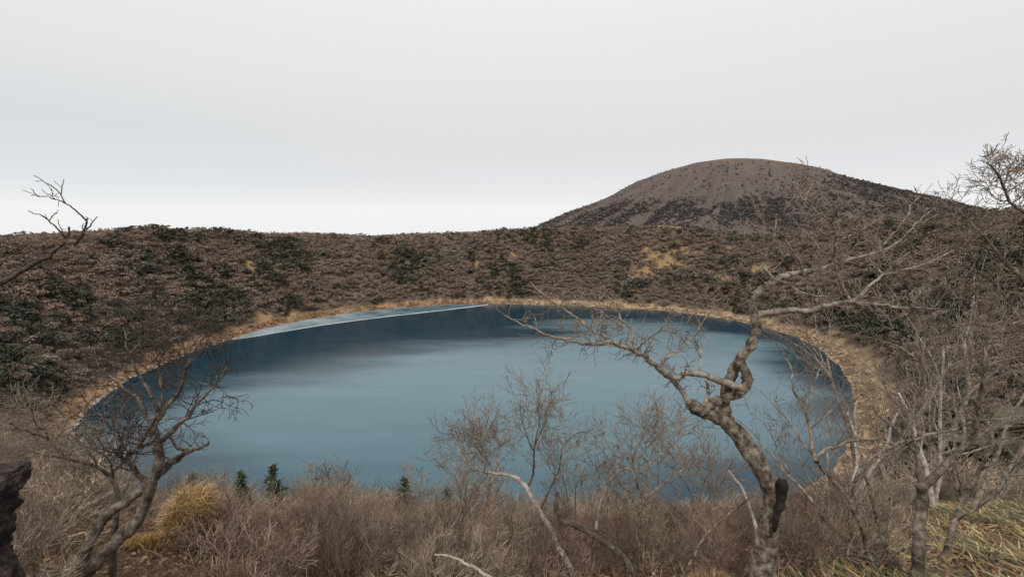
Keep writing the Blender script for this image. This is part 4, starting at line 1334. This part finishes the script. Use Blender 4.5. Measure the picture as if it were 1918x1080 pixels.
mid_trunk = [dict(p=[(1198, 1050), (1198, 1020), (1197, 992), (1198, 972), (1197, 950)], w=(10, 8), dd=0.1)]
mid_limbs = [dict(p=[(1197, 953), (1206, 940), (1217, 926), (1230, 914), (1242, 904), (1262, 890), (1283, 875), (1296, 862), (1310, 856)], w=(6, 1.8), dd=0.2),
             dict(p=[(1197, 955), (1188, 938), (1179, 923), (1170, 914), (1160, 904), (1150, 886), (1144, 866)], w=(5, 1.5), dd=-0.2),
             dict(p=[(1197, 952), (1202, 925), (1212, 900), (1216, 872), (1222, 845), (1232, 820), (1244, 800)], w=(5, 1.5), dd=0.4, sub=[dict(p=[(1218, 868), (1236, 850), (1256, 836), (1270, 815), (1280, 790)], w=(3.5, 1.3), dd=0.2)]),
             dict(p=[(1196, 915), (1192, 897), (1188, 882), (1184, 866), (1190, 845), (1198, 822), (1204, 795), (1212, 775)], w=(5, 1.5), dd=0.1, d=6.4),
             dict(p=[(1116, 990), (1122, 955), (1129, 929), (1137, 910), (1147, 895), (1159, 882), (1175, 877), (1188, 888), (1195, 914)], w=(6, 4), dd=0.2, d=6.2, tw=dict(per_m=5))]
traced_tree("arched_tree", "small bare tree with an arched limb and fine grey crown left of the gnarled tree", 16, 6.4, mid_trunk, mid_limbs, M_BARK, M_TWIG, CROWN, slim=1.0)


def loose_stick(name, label, cat, pts, w, d, dd, mat):
    tr = Traced(int(pts[0][0]), d)
    W, rad = tr.limb(pts, *w, dd=dd)
    W, rad = to_ground(W, rad, 0.05)
    T = Tubes()
    T.add(W, rad, 8)
    tag(T.build(name, mat), label, cat)


loose_stick("dead_stick", "thin bleached dead stem standing just left of the gnarled trunk", "dead stem", [(1416, 985), (1404, 948), (1390, 913), (1378, 896), (1365, 880)], (7, 2.5), 5.2, 0.2, M_BARK_PALE)
loose_stick("dead_stick", "long brown dead stick slanting up to the gnarled trunk from the thicket", "dead stem", [(1283, 1078), (1293, 1052), (1305, 1030), (1317, 1008), (1332, 990), (1352, 974), (1372, 958), (1400, 935), (1440, 905)], (6, 2), 4.6, 0.2, M_BARK)
loose_stick("fallen_log", "dark fallen trunk lying across the thicket behind the bleached tree", "log", [(1165, 1040), (1154, 1030), (1132, 1015), (1110, 1001), (1090, 990), (1069, 982), (1050, 968), (1041, 950), (1044, 922)], (13, 8), 5.6, 0.5, M_BARK_DARK)
loose_stick("fallen_branch", "bleached fallen branch low in the thicket at bottom middle", "branch", [(925, 1085), (905, 1072), (880, 1058), (858, 1048), (838, 1040), (815, 1036)], (8, 3), 4.6, 0.3, M_BARK_PALE)

# ------------------------------------------------------------------ thicket of bare bushes on the slope below the viewpoint
def bush_mesh(name, seed, stems, kids, spread, rmin, mat, tint, r0=0.009, up=0.5, ln=(0.42, 0.6), gn=0.14):
    r = np.random.default_rng(seed)
    p = dict(bend=0.25, gnarl=gn, up=up, taper=0.4, rmin=rmin, kids=kids, angle=0.72, ratio=(0.5, 0.8), thin=0.7, **{'from': 0.2})
    T = Tubes()
    for k in range(stems):
        a = r.uniform(0, 2 * math.pi)
        tl = spread * r.random() ** 0.6
        d = np.array([math.cos(a) * tl, math.sin(a) * tl, 1.0])
        st = np.array([math.cos(a), math.sin(a), 0]) * r.uniform(0, 0.10) + np.array([0, 0, -0.08])
        big = k < 3
        grow(T, r, st, d, r.uniform(*ln), r0 * (r.uniform(1.5, 2.1) if big else r.uniform(0.6, 1.2)), len(kids), p, tint * (1.45 if big else r.uniform(0.65, 1.25)))
    V_, Q_, T_, C_ = T.arrays()
    V_ = V_ / max(0.6, np.percentile(V_[:, 2], 98))
    return mesh_np(name, V_, Q_, T_, np.repeat(C_[:, None], 3, 1), False, [mat])


M_BUSH_RED = bark("red_bush_twigs", [(0.3, (0.14, 0.096, 0.074)), (0.52, (0.235, 0.165, 0.128)), (0.75, (0.35, 0.26, 0.205))], 2.5, 0.004)
BUSH_FAR = [bush_mesh("bare_bush", 200 + k, 22, [6, 5], 0.95, 0.0032, M_BUSH if k % 3 else M_TWIG, [1.0, 0.8, 1.2, 0.95, 1.1, 0.75, 1.05, 0.9, 1.25][k], r0=0.009, gn=0.15, up=0.35) for k in range(9)]
BUSH_MID = [bush_mesh("bare_bush", 220 + k, 16, [4, 5, 5], 0.9, 0.0015, [M_BUSH, M_TWIG, M_BUSH_RED][k % 3], [0.7, 1.0, 1.15, 1.25, 0.8, 0.95, 0.6, 1.3, 0.8][k], r0=0.012, gn=0.18, up=0.25) for k in range(9)]
BUSH_NEAR = [bush_mesh("bare_bush", 240 + k, 16, [4, 5, 4], 0.75, 0.0017, [M_BUSH, M_BUSH_RED, M_TWIG][k % 3], [1.0, 0.75, 0.7, 1.3, 1.1, 1.2, 0.65, 0.9, 1.0][k], r0=0.010, up=0.4, gn=0.13) for k in range(9)]

TOPX = [-300, 0, 60, 120, 200, 300, 400, 500, 620, 720, 800, 900, 1000, 1100, 1200, 1300, 1400, 1480, 1560, 1620, 1700, 1800, 1918, 2200]
TOPY = [800, 810, 820, 850, 885, 905, 905, 912, 908, 910, 928, 938, 930, 928, 932, 930, 920, 905, 895, 880, 870, 855, 840, 840]
rb = np.random.default_rng(77)
ZONES = {
    'left': ("grey brown bare bush in the thicket at the left, below the woodland", "bare bushes at the left of the slope"),
    'mid': ("brown bare bush in the wide thicket between the twisted tree and the gnarled tree", "bare bushes in the middle of the slope"),
    'right': ("reddish brown bare bush in the thicket behind the stems at the right", "bare bushes at the right of the slope"),
    'near': ("low bare bush of upright twigs at the bottom edge of the view", "bare bushes nearest the viewpoint"),
}


def put_bush(me, x, y, h, w, label, group):
    o = link("bare_bush", me, None, (x, y, float(ground_at(x, y)) - 0.03))
    o.rotation_euler = (rb.normal(0, 0.06), rb.normal(0, 0.06), rb.uniform(0, 6.28))
    o.scale = (h * w, h * w, h)
    tag(o, label, "bush", group)


n_b = 0
tries = 0
taken = []
while n_b < 285 and tries < 9000:
    tries += 1
    az = math.radians(rb.uniform(-51, 51))
    d = 5.2 * (62 / 5.2) ** (rb.random() ** 1.15)
    x, y = d * math.sin(az), d * math.cos(az)
    g = float(ground_at(x, y))
    bx, by, bd = project(np.array([x, y, g]))
    if bx < -250 or bx > 2170:
        continue
    # the bamboo grass and the leaf litter lie open
    if bx > 1640 and y < 9.3:
        continue
    if 60 < bx < 450 and y < 6.6:
        continue
    ty = np.interp(bx, TOPX, TOPY) + 34 + rb.normal(0, 18)
    if (415 < bx < 550 and d < 24) or (735 < bx < 775 and d < 29) or (815 < bx < 862 and d < 29):
        ty = max(ty, 962)
    a = unproj(bx, ty, 1.0) - np.array([0, 0, H])
    h = (H + a[2] / a[1] * y) - g
    if h < 0.45:
        if d > 9:
            continue
        h = rb.uniform(0.4, 0.75)
    if h > 4.6:
        h = rb.uniform(3.0, 4.6)
    if d < 9:
        h = min(h, 1.25) * rb.uniform(0.8, 1.1)
    sp_min = 0.47 * h + 0.18
    if any((x - q[0]) ** 2 + (y - q[1]) ** 2 < (sp_min) ** 2 for q in taken):
        continue
    taken.append((x, y))
    me = (BUSH_FAR if d > 17 else BUSH_MID if d > 8.5 else BUSH_NEAR)[rb.integers(9)]
    z_ = 'near' if d < 8.0 else 'left' if bx < 330 else 'mid' if bx < 1440 else 'right'
    put_bush(me, x, y, h, rb.uniform(0.85, 1.25), *ZONES[z_])
    n_b += 1


def sapling(px_, ytop, d_, seed, label, group, mat, twm, kids=(4, 5, 5), spread=0.5):
    r = np.random.default_rng(seed)
    top = unproj(px_, ytop, d_)
    g = float(ground_at(top[0], top[1]))
    h = top[2] - g
    root = thing("sapling", (top[0], top[1], g), label, "sapling", group)
    p = dict(bend=0.25, gnarl=0.14, up=0.35, taper=0.35, rmin=0.0024 * max(1, d_ / 8), kids=list(kids[:2]), angle=0.6, ratio=(0.5, 0.75), thin=0.7, **{'from': 0.25})
    T, T2 = Tubes(), Tubes()
    for k in range(r.integers(2, 4)):
        a = r.uniform(0, 6.283)
        d0 = unit(np.array([math.cos(a) * spread * r.random(), math.sin(a) * spread * r.random(), 1]))
        hh = h * r.uniform(0.55, 0.8)
        R = (0.010 if kids[0] > 3 else 0.0135) * h * r.uniform(0.7, 1.1)
        n = 9
        pts = [np.array([math.cos(a), math.sin(a), 0]) * 0.02 * h * k - [0, 0, 0.1]]
        cur = d0
        for i in range(n):
            cur = unit(cur + r.normal(0, 0.11, 3) + [0, 0, 0.03])
            pts.append(pts[-1] + cur * hh / n)
        P_ = np.array(pts)
        rad_ = R * np.linspace(1, 0.4, n + 1)
        T.add(P_, rad_, 7, r.uniform(0.8, 1.25))
        for j in range(kids[2] + 4):
            f = r.uniform(0.3, 1.0) * n if j else n - 0.01
            i = int(f)
            pos = P_[i] + (P_[i + 1] - P_[i]) * (f - i)
            t = unit(P_[i + 1] - P_[i])
            s1 = unit(np.cross(t, r.normal(0, 1, 3)))
            grow(T2, r, pos, t + s1 * r.uniform(0.5, 1.0), h * r.uniform(0.22, 0.42), np.interp(f, np.arange(n + 1), rad_) * 0.65, 2, p, r.uniform(0.8, 1.2))
    T.build("trunk", mat, root)
    T2.build("crown", twm, root)


for i_, (a_, b_, c_) in enumerate([(1620, 640, 9.5), (1672, 540, 11), (1745, 515, 10), (1805, 540, 9), (1865, 560, 8.5), (1905, 520, 10), (1575, 720, 10), (1840, 690, 12)]):
    sapling(a_, b_, c_, 600 + i_, "slender grey brown sapling with a fine bare crown among the stems at the right", "saplings at the right of the slope", M_LIMB if i_ % 3 else M_BARK_PALE, [M_TWIG, M_LIMB, M_LIMB][i_ % 3], (3, 3, 3), 0.8)
for i_, (a_, b_, c_) in enumerate([(20, 800, 8.5), (70, 770, 10), (110, 800, 12), (-20, 780, 10)]):
    sapling(a_, b_, c_, 640 + i_, "pale barked sapling with a bare crown behind the dark rock at the left", "saplings behind the rock", M_BARK_PALE, M_TWIG)
for i_, (a_, b_, c_) in enumerate([(765, 872, 15), (845, 852, 11), (872, 822, 10), (1085, 812, 10.5), (1318, 806, 12), (1345, 850, 13), (560, 890, 16), (400, 880, 14), (640, 900, 12)]):
    sapling(a_, b_, c_, 660 + i_, "thin bare sapling rising out of the thicket in front of the lake", "saplings in front of the lake", M_BARK, M_TWIG if i_ % 2 else M_BUSH)

# dark russet bush beside the golden grass
RUS = bush_mesh("russet_bush", 290, 34, [5, 4], 0.8, 0.0035, M_BUSH_RED, 0.62, r0=0.009, gn=0.22)
gp = unproj(402, 1035, 6.7)
o = link("russet_bush", RUS, None, (gp[0], gp[1], float(ground_at(gp[0], gp[1])) - 0.03))
o.scale = (0.75, 0.75, 0.62)
tag(o, "dark russet tangled bush just right of the golden grass clump", "bush")


# ------------------------------------------------------------------ grasses and litter
def blades(r, base, h, w, lean, col, curl=0.5, az=None):
    """ribbons of three segments; base (n,3), heights and widths (n,)"""
    n = len(base)
    if az is None:
        az = r.uniform(0, 2 * math.pi, n)
    dr = np.stack([np.cos(az), np.sin(az), np.zeros(n)], -1)
    fw = np.stack([-np.sin(az + r.normal(0, 0.5, n)), np.cos(az + r.normal(0, 0.5, n)), r.normal(0, 0.25, n)], -1)
    ts = np.array([0, 0.35, 0.7, 1.0])
    out, wd = [], [0.55, 1.0, 0.8, 0.06]
    for t, k in zip(ts, wd):
        up = h * (t - curl * lean * t * t * 0.9)
        c = base + dr * (h * lean * (t ** 1.5))[:, None] + np.stack([0 * up, 0 * up, up], -1)
        out.append(c - fw * (w * k * 0.5)[:, None])
        out.append(c + fw * (w * k * 0.5)[:, None])
    V_ = np.stack(out, 1).reshape(-1, 3)
    b0 = (np.arange(n) * 8)[:, None]
    Q_ = np.concatenate([b0 + np.array([[0, 1, 3, 2]]) + 2 * k for k in range(3)])
    return V_, Q_, np.repeat(col, 8, 0)


rg = np.random.default_rng(31)


def pal(r, n, cols, wts):
    c = np.array(cols)[r.choice(len(cols), n, p=np.array(wts) / sum(wts))]
    return c * r.uniform(0.7, 1.3, (n, 1))


# bamboo grass at lower right: bases drawn over the open ground there, gathered into tufts
nb_ = 110000
x, y = rg.uniform(1.3, 13.0, nb_), rg.uniform(2.8, 9.6, nb_)
d = y
z = ground_at(x, y)
bx, by, bd = project(np.stack([x, y, z], -1))
tuft = vnoise(x / 0.28, y / 0.28, 301) * 0.6 + vnoise(x / 0.9, y / 0.9, 302) * 0.7
edge_ = np.clip((bx - np.interp(d, [3, 5.2, 6.2, 7, 10], [1420, 1500, 1650, 1700, 1740])) / 90, 0, 1)
k = (rg.random(nb_) < np.clip((tuft - 0.42) * 2.6, 0.03, 1) * edge_) & (bx < 2150) & (d < 8.7 + 0.9 * vnoise(x, y, 305)) & (by < 1200)
P = np.stack([x, y, z - 0.02], -1)[k]
n = len(P)
cc = pal(rg, n, [(0.36, 0.29, 0.13), (0.25, 0.235, 0.10), (0.12, 0.135, 0.065), (0.22, 0.135, 0.07), (0.42, 0.36, 0.21), (0.055, 0.07, 0.042), (0.12, 0.075, 0.045)], [3, 3, 2, 6, 1, 3, 5])
cc = cc * (0.45 + 1.1 * vnoise(P[:, 0] / 0.5, P[:, 1] / 0.5, 307))[:, None]
Vb, Qb, Cb = blades(rg, P, rg.uniform(0.09, 0.22, n), rg.uniform(0.010, 0.024, n), rg.uniform(0.6, 2.4, n), cc, 0.5)
tag(link("bamboo_grass", mesh_np("bamboo_grass", Vb, Qb, None, Cb, False, [M_BLADE])), "yellow green dwarf bamboo grass covering the ground at lower right", None, None, "stuff")

# dry grass stems through the thicket and over the near ground
nb_ = 15000
az = np.radians(rg.uniform(-52, 40, nb_))
d = np.sqrt(rg.uniform(3.4 ** 2, 13 ** 2, nb_))
x, y = d * np.sin(az), d * np.cos(az)
z = ground_at(x, y)
k = rg.random(nb_) < np.clip(vnoise(x / 0.7, y / 0.7, 311) * 1.6 - 0.35, 0.05, 1)
P = np.stack([x, y, z - 0.02], -1)[k]
n = len(P)
cc = pal(rg, n, [(0.30, 0.2, 0.12), (0.24, 0.15, 0.10), (0.37, 0.29, 0.18), (0.17, 0.11, 0.08)], [4, 4, 3, 3])
Vb, Qb, Cb = blades(rg, P, rg.uniform(0.12, 0.4, n), rg.uniform(0.004, 0.009, n), rg.uniform(0.3, 1.2, n), cc, 0.4)
tag(link("dry_grass", mesh_np("dry_grass", Vb, Qb, None, Cb, False, [M_BLADE])), "thin dry brown grass growing between the bushes", None, None, "stuff")

# fallen leaves
nl = 22000
az = np.radians(rg.uniform(-52, 52, nl))
d = np.sqrt(rg.uniform(3.0 ** 2, 11 ** 2, nl))
x, y = d * np.sin(az), d * np.cos(az)
z = ground_at(x, y) + rg.uniform(0.005, 0.05, nl)
c = np.stack([x, y, z], -1)
u = rg.normal(0, 1, (nl, 3))
u[:, 2] *= 0.35
u /= np.linalg.norm(u, axis=1, keepdims=True)
v = np.cross(u, np.array([0, 0, 1.0]) + rg.normal(0, 0.4, (nl, 3)))
v /= np.linalg.norm(v, axis=1, keepdims=True)
L_ = rg.uniform(0.02, 0.045, nl)[:, None]
Vl = np.stack([c - u * L_, c - v * L_ * 0.55 + [0, 0, 0.008], c + u * L_, c + v * L_ * 0.55 + [0, 0, 0.012]], 1).reshape(-1, 3)
cl = pal(rg, nl, [(0.20, 0.115, 0.065), (0.28, 0.17, 0.09), (0.13, 0.08, 0.052), (0.34, 0.25, 0.16)], [5, 4, 4, 1])
tag(link("fallen_leaves", mesh_np("fallen_leaves", Vl, np.arange(nl * 4).reshape(-1, 4), None, np.repeat(cl, 4, 0), False, [M_BLADE])), "brown fallen leaves lying over the near ground", None, None, "stuff")


def grass_clump(name, label, px_, py_, d_, rad, h, n, cols, wts):
    g = unproj(px_, py_, d_)
    ang, rr_ = rg.uniform(0, 6.28, n), rad * np.sqrt(rg.random(n))
    x, y = g[0] + rr_ * np.cos(ang), g[1] + rr_ * np.sin(ang) * 0.8
    z = ground_at(x, y)
    base = np.array([g[0], g[1], float(ground_at(g[0], g[1]))])
    P = np.stack([x, y, z - 0.03], -1)
    hh = h * (1.05 - 0.55 * (rr_ / rad) ** 2) * rg.uniform(0.65, 1.15, n)
    V_, Q_, C_ = blades(rg, P, hh, rg.uniform(0.005, 0.010, n), 0.2 + 0.6 * (rr_ / rad) * rg.uniform(0.4, 1.2, n), pal(rg, n, cols, wts), 0.5, ang + rg.normal(0, 1.1, n))
    return tag(link(name, mesh_np(name, V_ - base, Q_, None, C_, False, [M_BLADE]), None, base), label, "grass clump")


GOLD = [(0.47, 0.30, 0.115), (0.38, 0.225, 0.09), (0.55, 0.39, 0.19), (0.24, 0.14, 0.07)]
g = unproj(366, 1000, 6.9)
base = np.array([g[0], g[1], float(ground_at(g[0], g[1]))])
n = 9000
dd_ = rg.normal(0, 1, (n, 3))
dd_ /= np.linalg.norm(dd_, axis=1, keepdims=True)
dd_[:, 2] = np.abs(dd_[:, 2])
lump = 1 + 0.35 * fbm(dd_[:, 0] * 2.2 + 9, dd_[:, 1] * 2.2 + dd_[:, 2] * 2, 320, 3)
P = base + dd_ * (rg.uniform(0.35, 1, (n, 1)) ** 0.6) * lump[:, None] * np.array([0.42, 0.40, 0.76])
V_, Q_, C_ = blades(rg, P, rg.uniform(0.05, 0.15, n), rg.uniform(0.004, 0.009, n), rg.uniform(0.2, 2.0, n), pal(rg, n, GOLD, [5, 4, 4, 2]), 0.5)
tag(link("grass_clump", mesh_np("grass_clump", V_ - base, Q_, None, C_, False, [M_BLADE]), None, base), "rounded golden straw coloured grass clump at lower left, right of the twisted tree's stems", "grass clump")
grass_clump("grass_clump", "low flat golden brown grass clump behind the twisted tree's lower stem", 285, 1012, 6.4, 0.36, 0.2, 2000, GOLD, [3, 4, 1, 4])
grass_clump("grass_clump", "small yellow grass clump at the foot of the gnarled tree, on its left", 1330, 1068, 4.9, 0.30, 0.26, 1500, [(0.42, 0.33, 0.16), (0.34, 0.22, 0.12), (0.25, 0.16, 0.1)], [3, 3, 2])


# ------------------------------------------------------------------ young conifers on the slope
def conifer(name, label, px_, ytop, d_, h, wide, seed):
    r = np.random.default_rng(seed)
    top = unproj(px_, ytop, d_)
    x, y = top[0], top[1]
    g = float(ground_at(x, y))
    h = top[2] - g
    root = thing(name, (x, y, g), label, "conifer", "conifers on the slope below the viewpoint")
    T = Tubes()
    T.add(np.array([[0, 0, -0.2], [0.03, 0, h * 0.5], [0, 0.02, h * 0.98]]), np.array([0.02 * h, 0.013 * h, 0.003 * h]), 7)
    vs, cs = [], []
    zz = 0.14 * h
    while zz < h * 0.985:
        t = zz / h
        L = wide * h * (1.0 - t) ** 0.8 * r.uniform(0.7, 1.15) + 0.02 * h
        nbr = r.integers(5, 8)
        a0 = r.uniform(0, 6.28)
        for k in range(nbr):
            if r.random() < 0.12:
                continue
            a = a0 + k * 6.283 / nbr + r.normal(0, 0.2)
            Lk = L * r.uniform(0.6, 1.15)
            dirv_ = np.array([math.cos(a), math.sin(a), r.uniform(-0.1, 0.35)])
            tip = np.array([0, 0, zz]) + dirv_ * Lk - np.array([0, 0, 0.12 * Lk])
            T.add(np.array([[0, 0, zz], (np.array([0, 0, zz]) + tip) / 2 + [0, 0, 0.04 * Lk], tip]), np.array([0.004, 0.003, 0.0015]) * h, 3)
            m = max(4, int(26 * Lk / (wide * h)))
            for q in range(m):
                f = r.uniform(0.2, 1.05)
                c_ = np.array([0, 0, zz]) + (tip - [0, 0, zz]) * f + r.normal(0, 0.012 * h, 3)
                ax = unit(dirv_ + r.normal(0, 0.55, 3))
                sd = unit(np.cross(ax, r.normal(0, 1, 3)))
                ln, wd = 0.045 * h * r.uniform(0.6, 1.3), 0.012 * h * r.uniform(0.6, 1.4)
                vs += [c_ - ax * ln * 0.3 - sd * wd, c_ - ax * ln * 0.3 + sd * wd, c_ + ax * ln + sd * wd * 0.3, c_ + ax * ln - sd * wd * 0.3]
                cs += [r.uniform(0.6, 1.5)] * 4
        zz += h * r.uniform(0.035, 0.06)
    T.build("trunk", M_BARK_DARK, root)
    V_ = np.array(vs)
    col_ = np.array(cs)[:, None] * np.array([[0.062, 0.078, 0.042]])
    link("crown", mesh_np("crown", V_, np.arange(len(V_)).reshape(-1, 4), None, col_, False, [M_NEEDLE]), root)


conifer("conifer", "pointed young conifer standing tallest against the water at lower left", 511, 868, 26, 3, 0.24, 1)
conifer("conifer", "narrow dark conifer just left of the pointed conifer", 450, 882, 25, 3, 0.20, 2)
conifer("conifer", "broad flat topped conifer half hidden behind the twisted tree's right limb", 358, 884, 23, 3, 0.36, 3)
conifer("conifer", "small conifer half buried in the bushes under the middle of the lake", 757, 893, 30, 3, 0.28, 4)
conifer("conifer", "tiny dark conifer at the water's lower edge left of the bleached tree", 838, 912, 30, 3, 0.30, 5)


# ------------------------------------------------------------------ rock at the left edge
rk_prof = [(1130, 60, 60), (1069, 36, 60), (1047, 18, 60), (1024, 13, 58), (1008, 24, 60), (980, 23, 62), (958, 33, 66), (941, 35, 70), (925, 42, 72), (913, 48, 74), (900, 52, 74), (891, 50, 66), (884, 36, 50), (880, 20, 26)]
RD = 2.7
rv = []
ns = 28
rbase = unproj(-30, 1100, RD)
gz_ = float(ground_at(rbase[0], rbase[1]))
rows = []
for (yy, xr, hw) in rk_prof:
    c0 = unproj(xr - hw - 22, yy + 8, RD + 0.02)
    rad_ = hw / F * RD
    rows.append((c0, rad_))
c0 = rows[0][0].copy()
foot = []
for q in range(4):
    cz = gz_ - 0.3 + (c0[2] - gz_ + 0.3) * q / 4
    foot.append((np.array([c0[0] - 0.02, c0[1] + 0.1 - 0.02 * q, cz]), rows[0][1] * (1.5 - 0.1 * q)))
rows = foot + rows
# subdivide rows
RC = catmull(np.array([[*a_, b_] for a_, b_ in rows]), 5)
for q in RC:
    for j in range(ns * 2):
        a = j * math.pi / ns
        rv.append(np.array([q[0] + q[3] * math.cos(a), q[1] + q[3] * 1.1 * math.sin(a), q[2] + 0.0]))
rv = np.array(rv)
nz = fbm(rv[:, 0] * 9 + rv[:, 1] * 5, rv[:, 2] * 9 + rv[:, 1] * 4, 401, 5)
nz2 = np.abs(fbm(rv[:, 0] * 16 - rv[:, 1] * 9, rv[:, 2] * 13, 402, 3))
cen = np.repeat(RC[:, :3], ns * 2, 0)
dv = rv - cen
dv /= np.linalg.norm(dv, axis=1, keepdims=True) + 1e-6
nz3 = fbm(rv[:, 0] * 34 + rv[:, 1] * 21, rv[:, 2] * 30, 403, 3)
rv = rv + dv * (0.10 * nz - 0.12 * nz2 + 0.035 * nz3)[:, None]
nr = len(RC)
ri, rj = np.meshgrid(np.arange(nr - 1), np.arange(ns * 2), indexing='ij')
RQ = np.stack([ri * ns * 2 + rj, ri * ns * 2 + (rj + 1) % (ns * 2), (ri + 1) * ns * 2 + (rj + 1) % (ns * 2), (ri + 1) * ns * 2 + rj], -1).reshape(-1, 4)
rv = np.vstack([rv, RC[-1, :3] + [0, 0, 0.004]])
tip_ = len(rv) - 1
lastr = (nr - 1) * ns * 2 + np.arange(ns * 2)
RT = np.stack([lastr, np.roll(lastr, -1), np.full(ns * 2, tip_)], -1)
mrk, nt, b = new_mat("lava_rock")
n1 = noise(nt, 11, 8, rough=0.7)
c = ramp_of(nt, n1, [(0.36, (0.012, 0.010, 0.010)), (0.52, (0.045, 0.032, 0.031)), (0.64, (0.11, 0.078, 0.07)), (0.74, (0.26, 0.2, 0.18))])
nt.links.new(c, b.inputs[0])
bump(nt, b, noise(nt, 26, 8, rough=0.75), 1.0, 0.03)
ob = np.array([rbase[0], rbase[1], gz_])
tag(link("rock", mesh_np("rock", rv - ob, RQ, RT, None, False, [mrk]), None, ob), "dark rough reddish lava rock jutting up at the lower left edge", "rock")

# ------------------------------------------------------------------ shore: pale stones on the left, dry tufts all round
rs_ = np.random.default_rng(55)
n = 2200
t_ = rs_.uniform(math.radians(168), math.radians(232), n)
sd_ = rs_.normal(0.4, 0.9, n)
rr_ = rs_of(t_) + sd_
x, y = CX + rr_ * np.cos(t_), CY + rr_ * np.sin(t_)
k = vnoise(t_ * 60, 0 * t_, 501) > 0.35
x, y = x[k], y[k]
z = ground_at(x, y)
tp_ = np.stack([x, y, np.maximum(z, 0.0)], -1)
N = len(tp_)
rot, wid = rs_.uniform(0, 6.28, N), rs_.uniform(0.8, 1.5, N)
hgt = rs_.uniform(0.25, 0.9, N)
tcol = np.array([0.42, 0.42, 0.41]) * rs_.uniform(0.5, 1.2, (N, 1))
oct_ = np.array([[0.5, 0, 0], [0, 0.5, 0], [-0.5, 0, 0], [0, -0.5, 0], [0.3, 0.1, 0.5], [0, 0.35, 0.55], [-0.3, 0, 0.45], [0, -0.3, 0.5]])
OQ = np.array([[0, 1, 5, 4], [1, 2, 6, 5], [2, 3, 7, 6], [3, 0, 4, 7], [4, 5, 6, 7]])
rt = np.random.default_rng(56)
STONE = [(oct_ * rs_.uniform(0.7, 1.3, oct_.shape), OQ, np.ones((8, 3))) for _ in range(4)]
tag(merged("shore_stones", np.arange(N), STONE, [M_STONE]), "pale stones along the left waterline", "stones")
n = 5200
t_ = rs_.uniform(-math.pi, math.pi, n)
sd_ = rs_.uniform(2.0, 15, n)
rr_ = rs_of(t_) + sd_
x, y = CX + rr_ * np.cos(t_), CY + rr_ * np.sin(t_)
k = (vnoise(x / 7, y / 7, 511) > 0.42) & (np.hypot(x, y) > 200)
x, y = x[k], y[k]
tp_ = np.stack([x, y, ground_at(x, y)], -1)
N = len(tp_)
rot, wid = rs_.uniform(0, 6.28, N), rs_.uniform(1.0, 2.2, N)
hgt = rs_.uniform(0.5, 1.8, N)
lft = np.clip((x + 120) / 160, 0, 1)[:, None]
tcol = (np.array([0.28, 0.17, 0.10]) * (1 - lft) + np.array([0.31, 0.23, 0.15]) * lft) * rs_.uniform(0.55, 1.25, (N, 1))
TUFT = [green_unit(rt, 24, False) for _ in range(4)]
tag(merged("shore_grass", np.arange(N), TUFT, [M_CROWN]), "dry tan grass tufts along the shore", "grass")
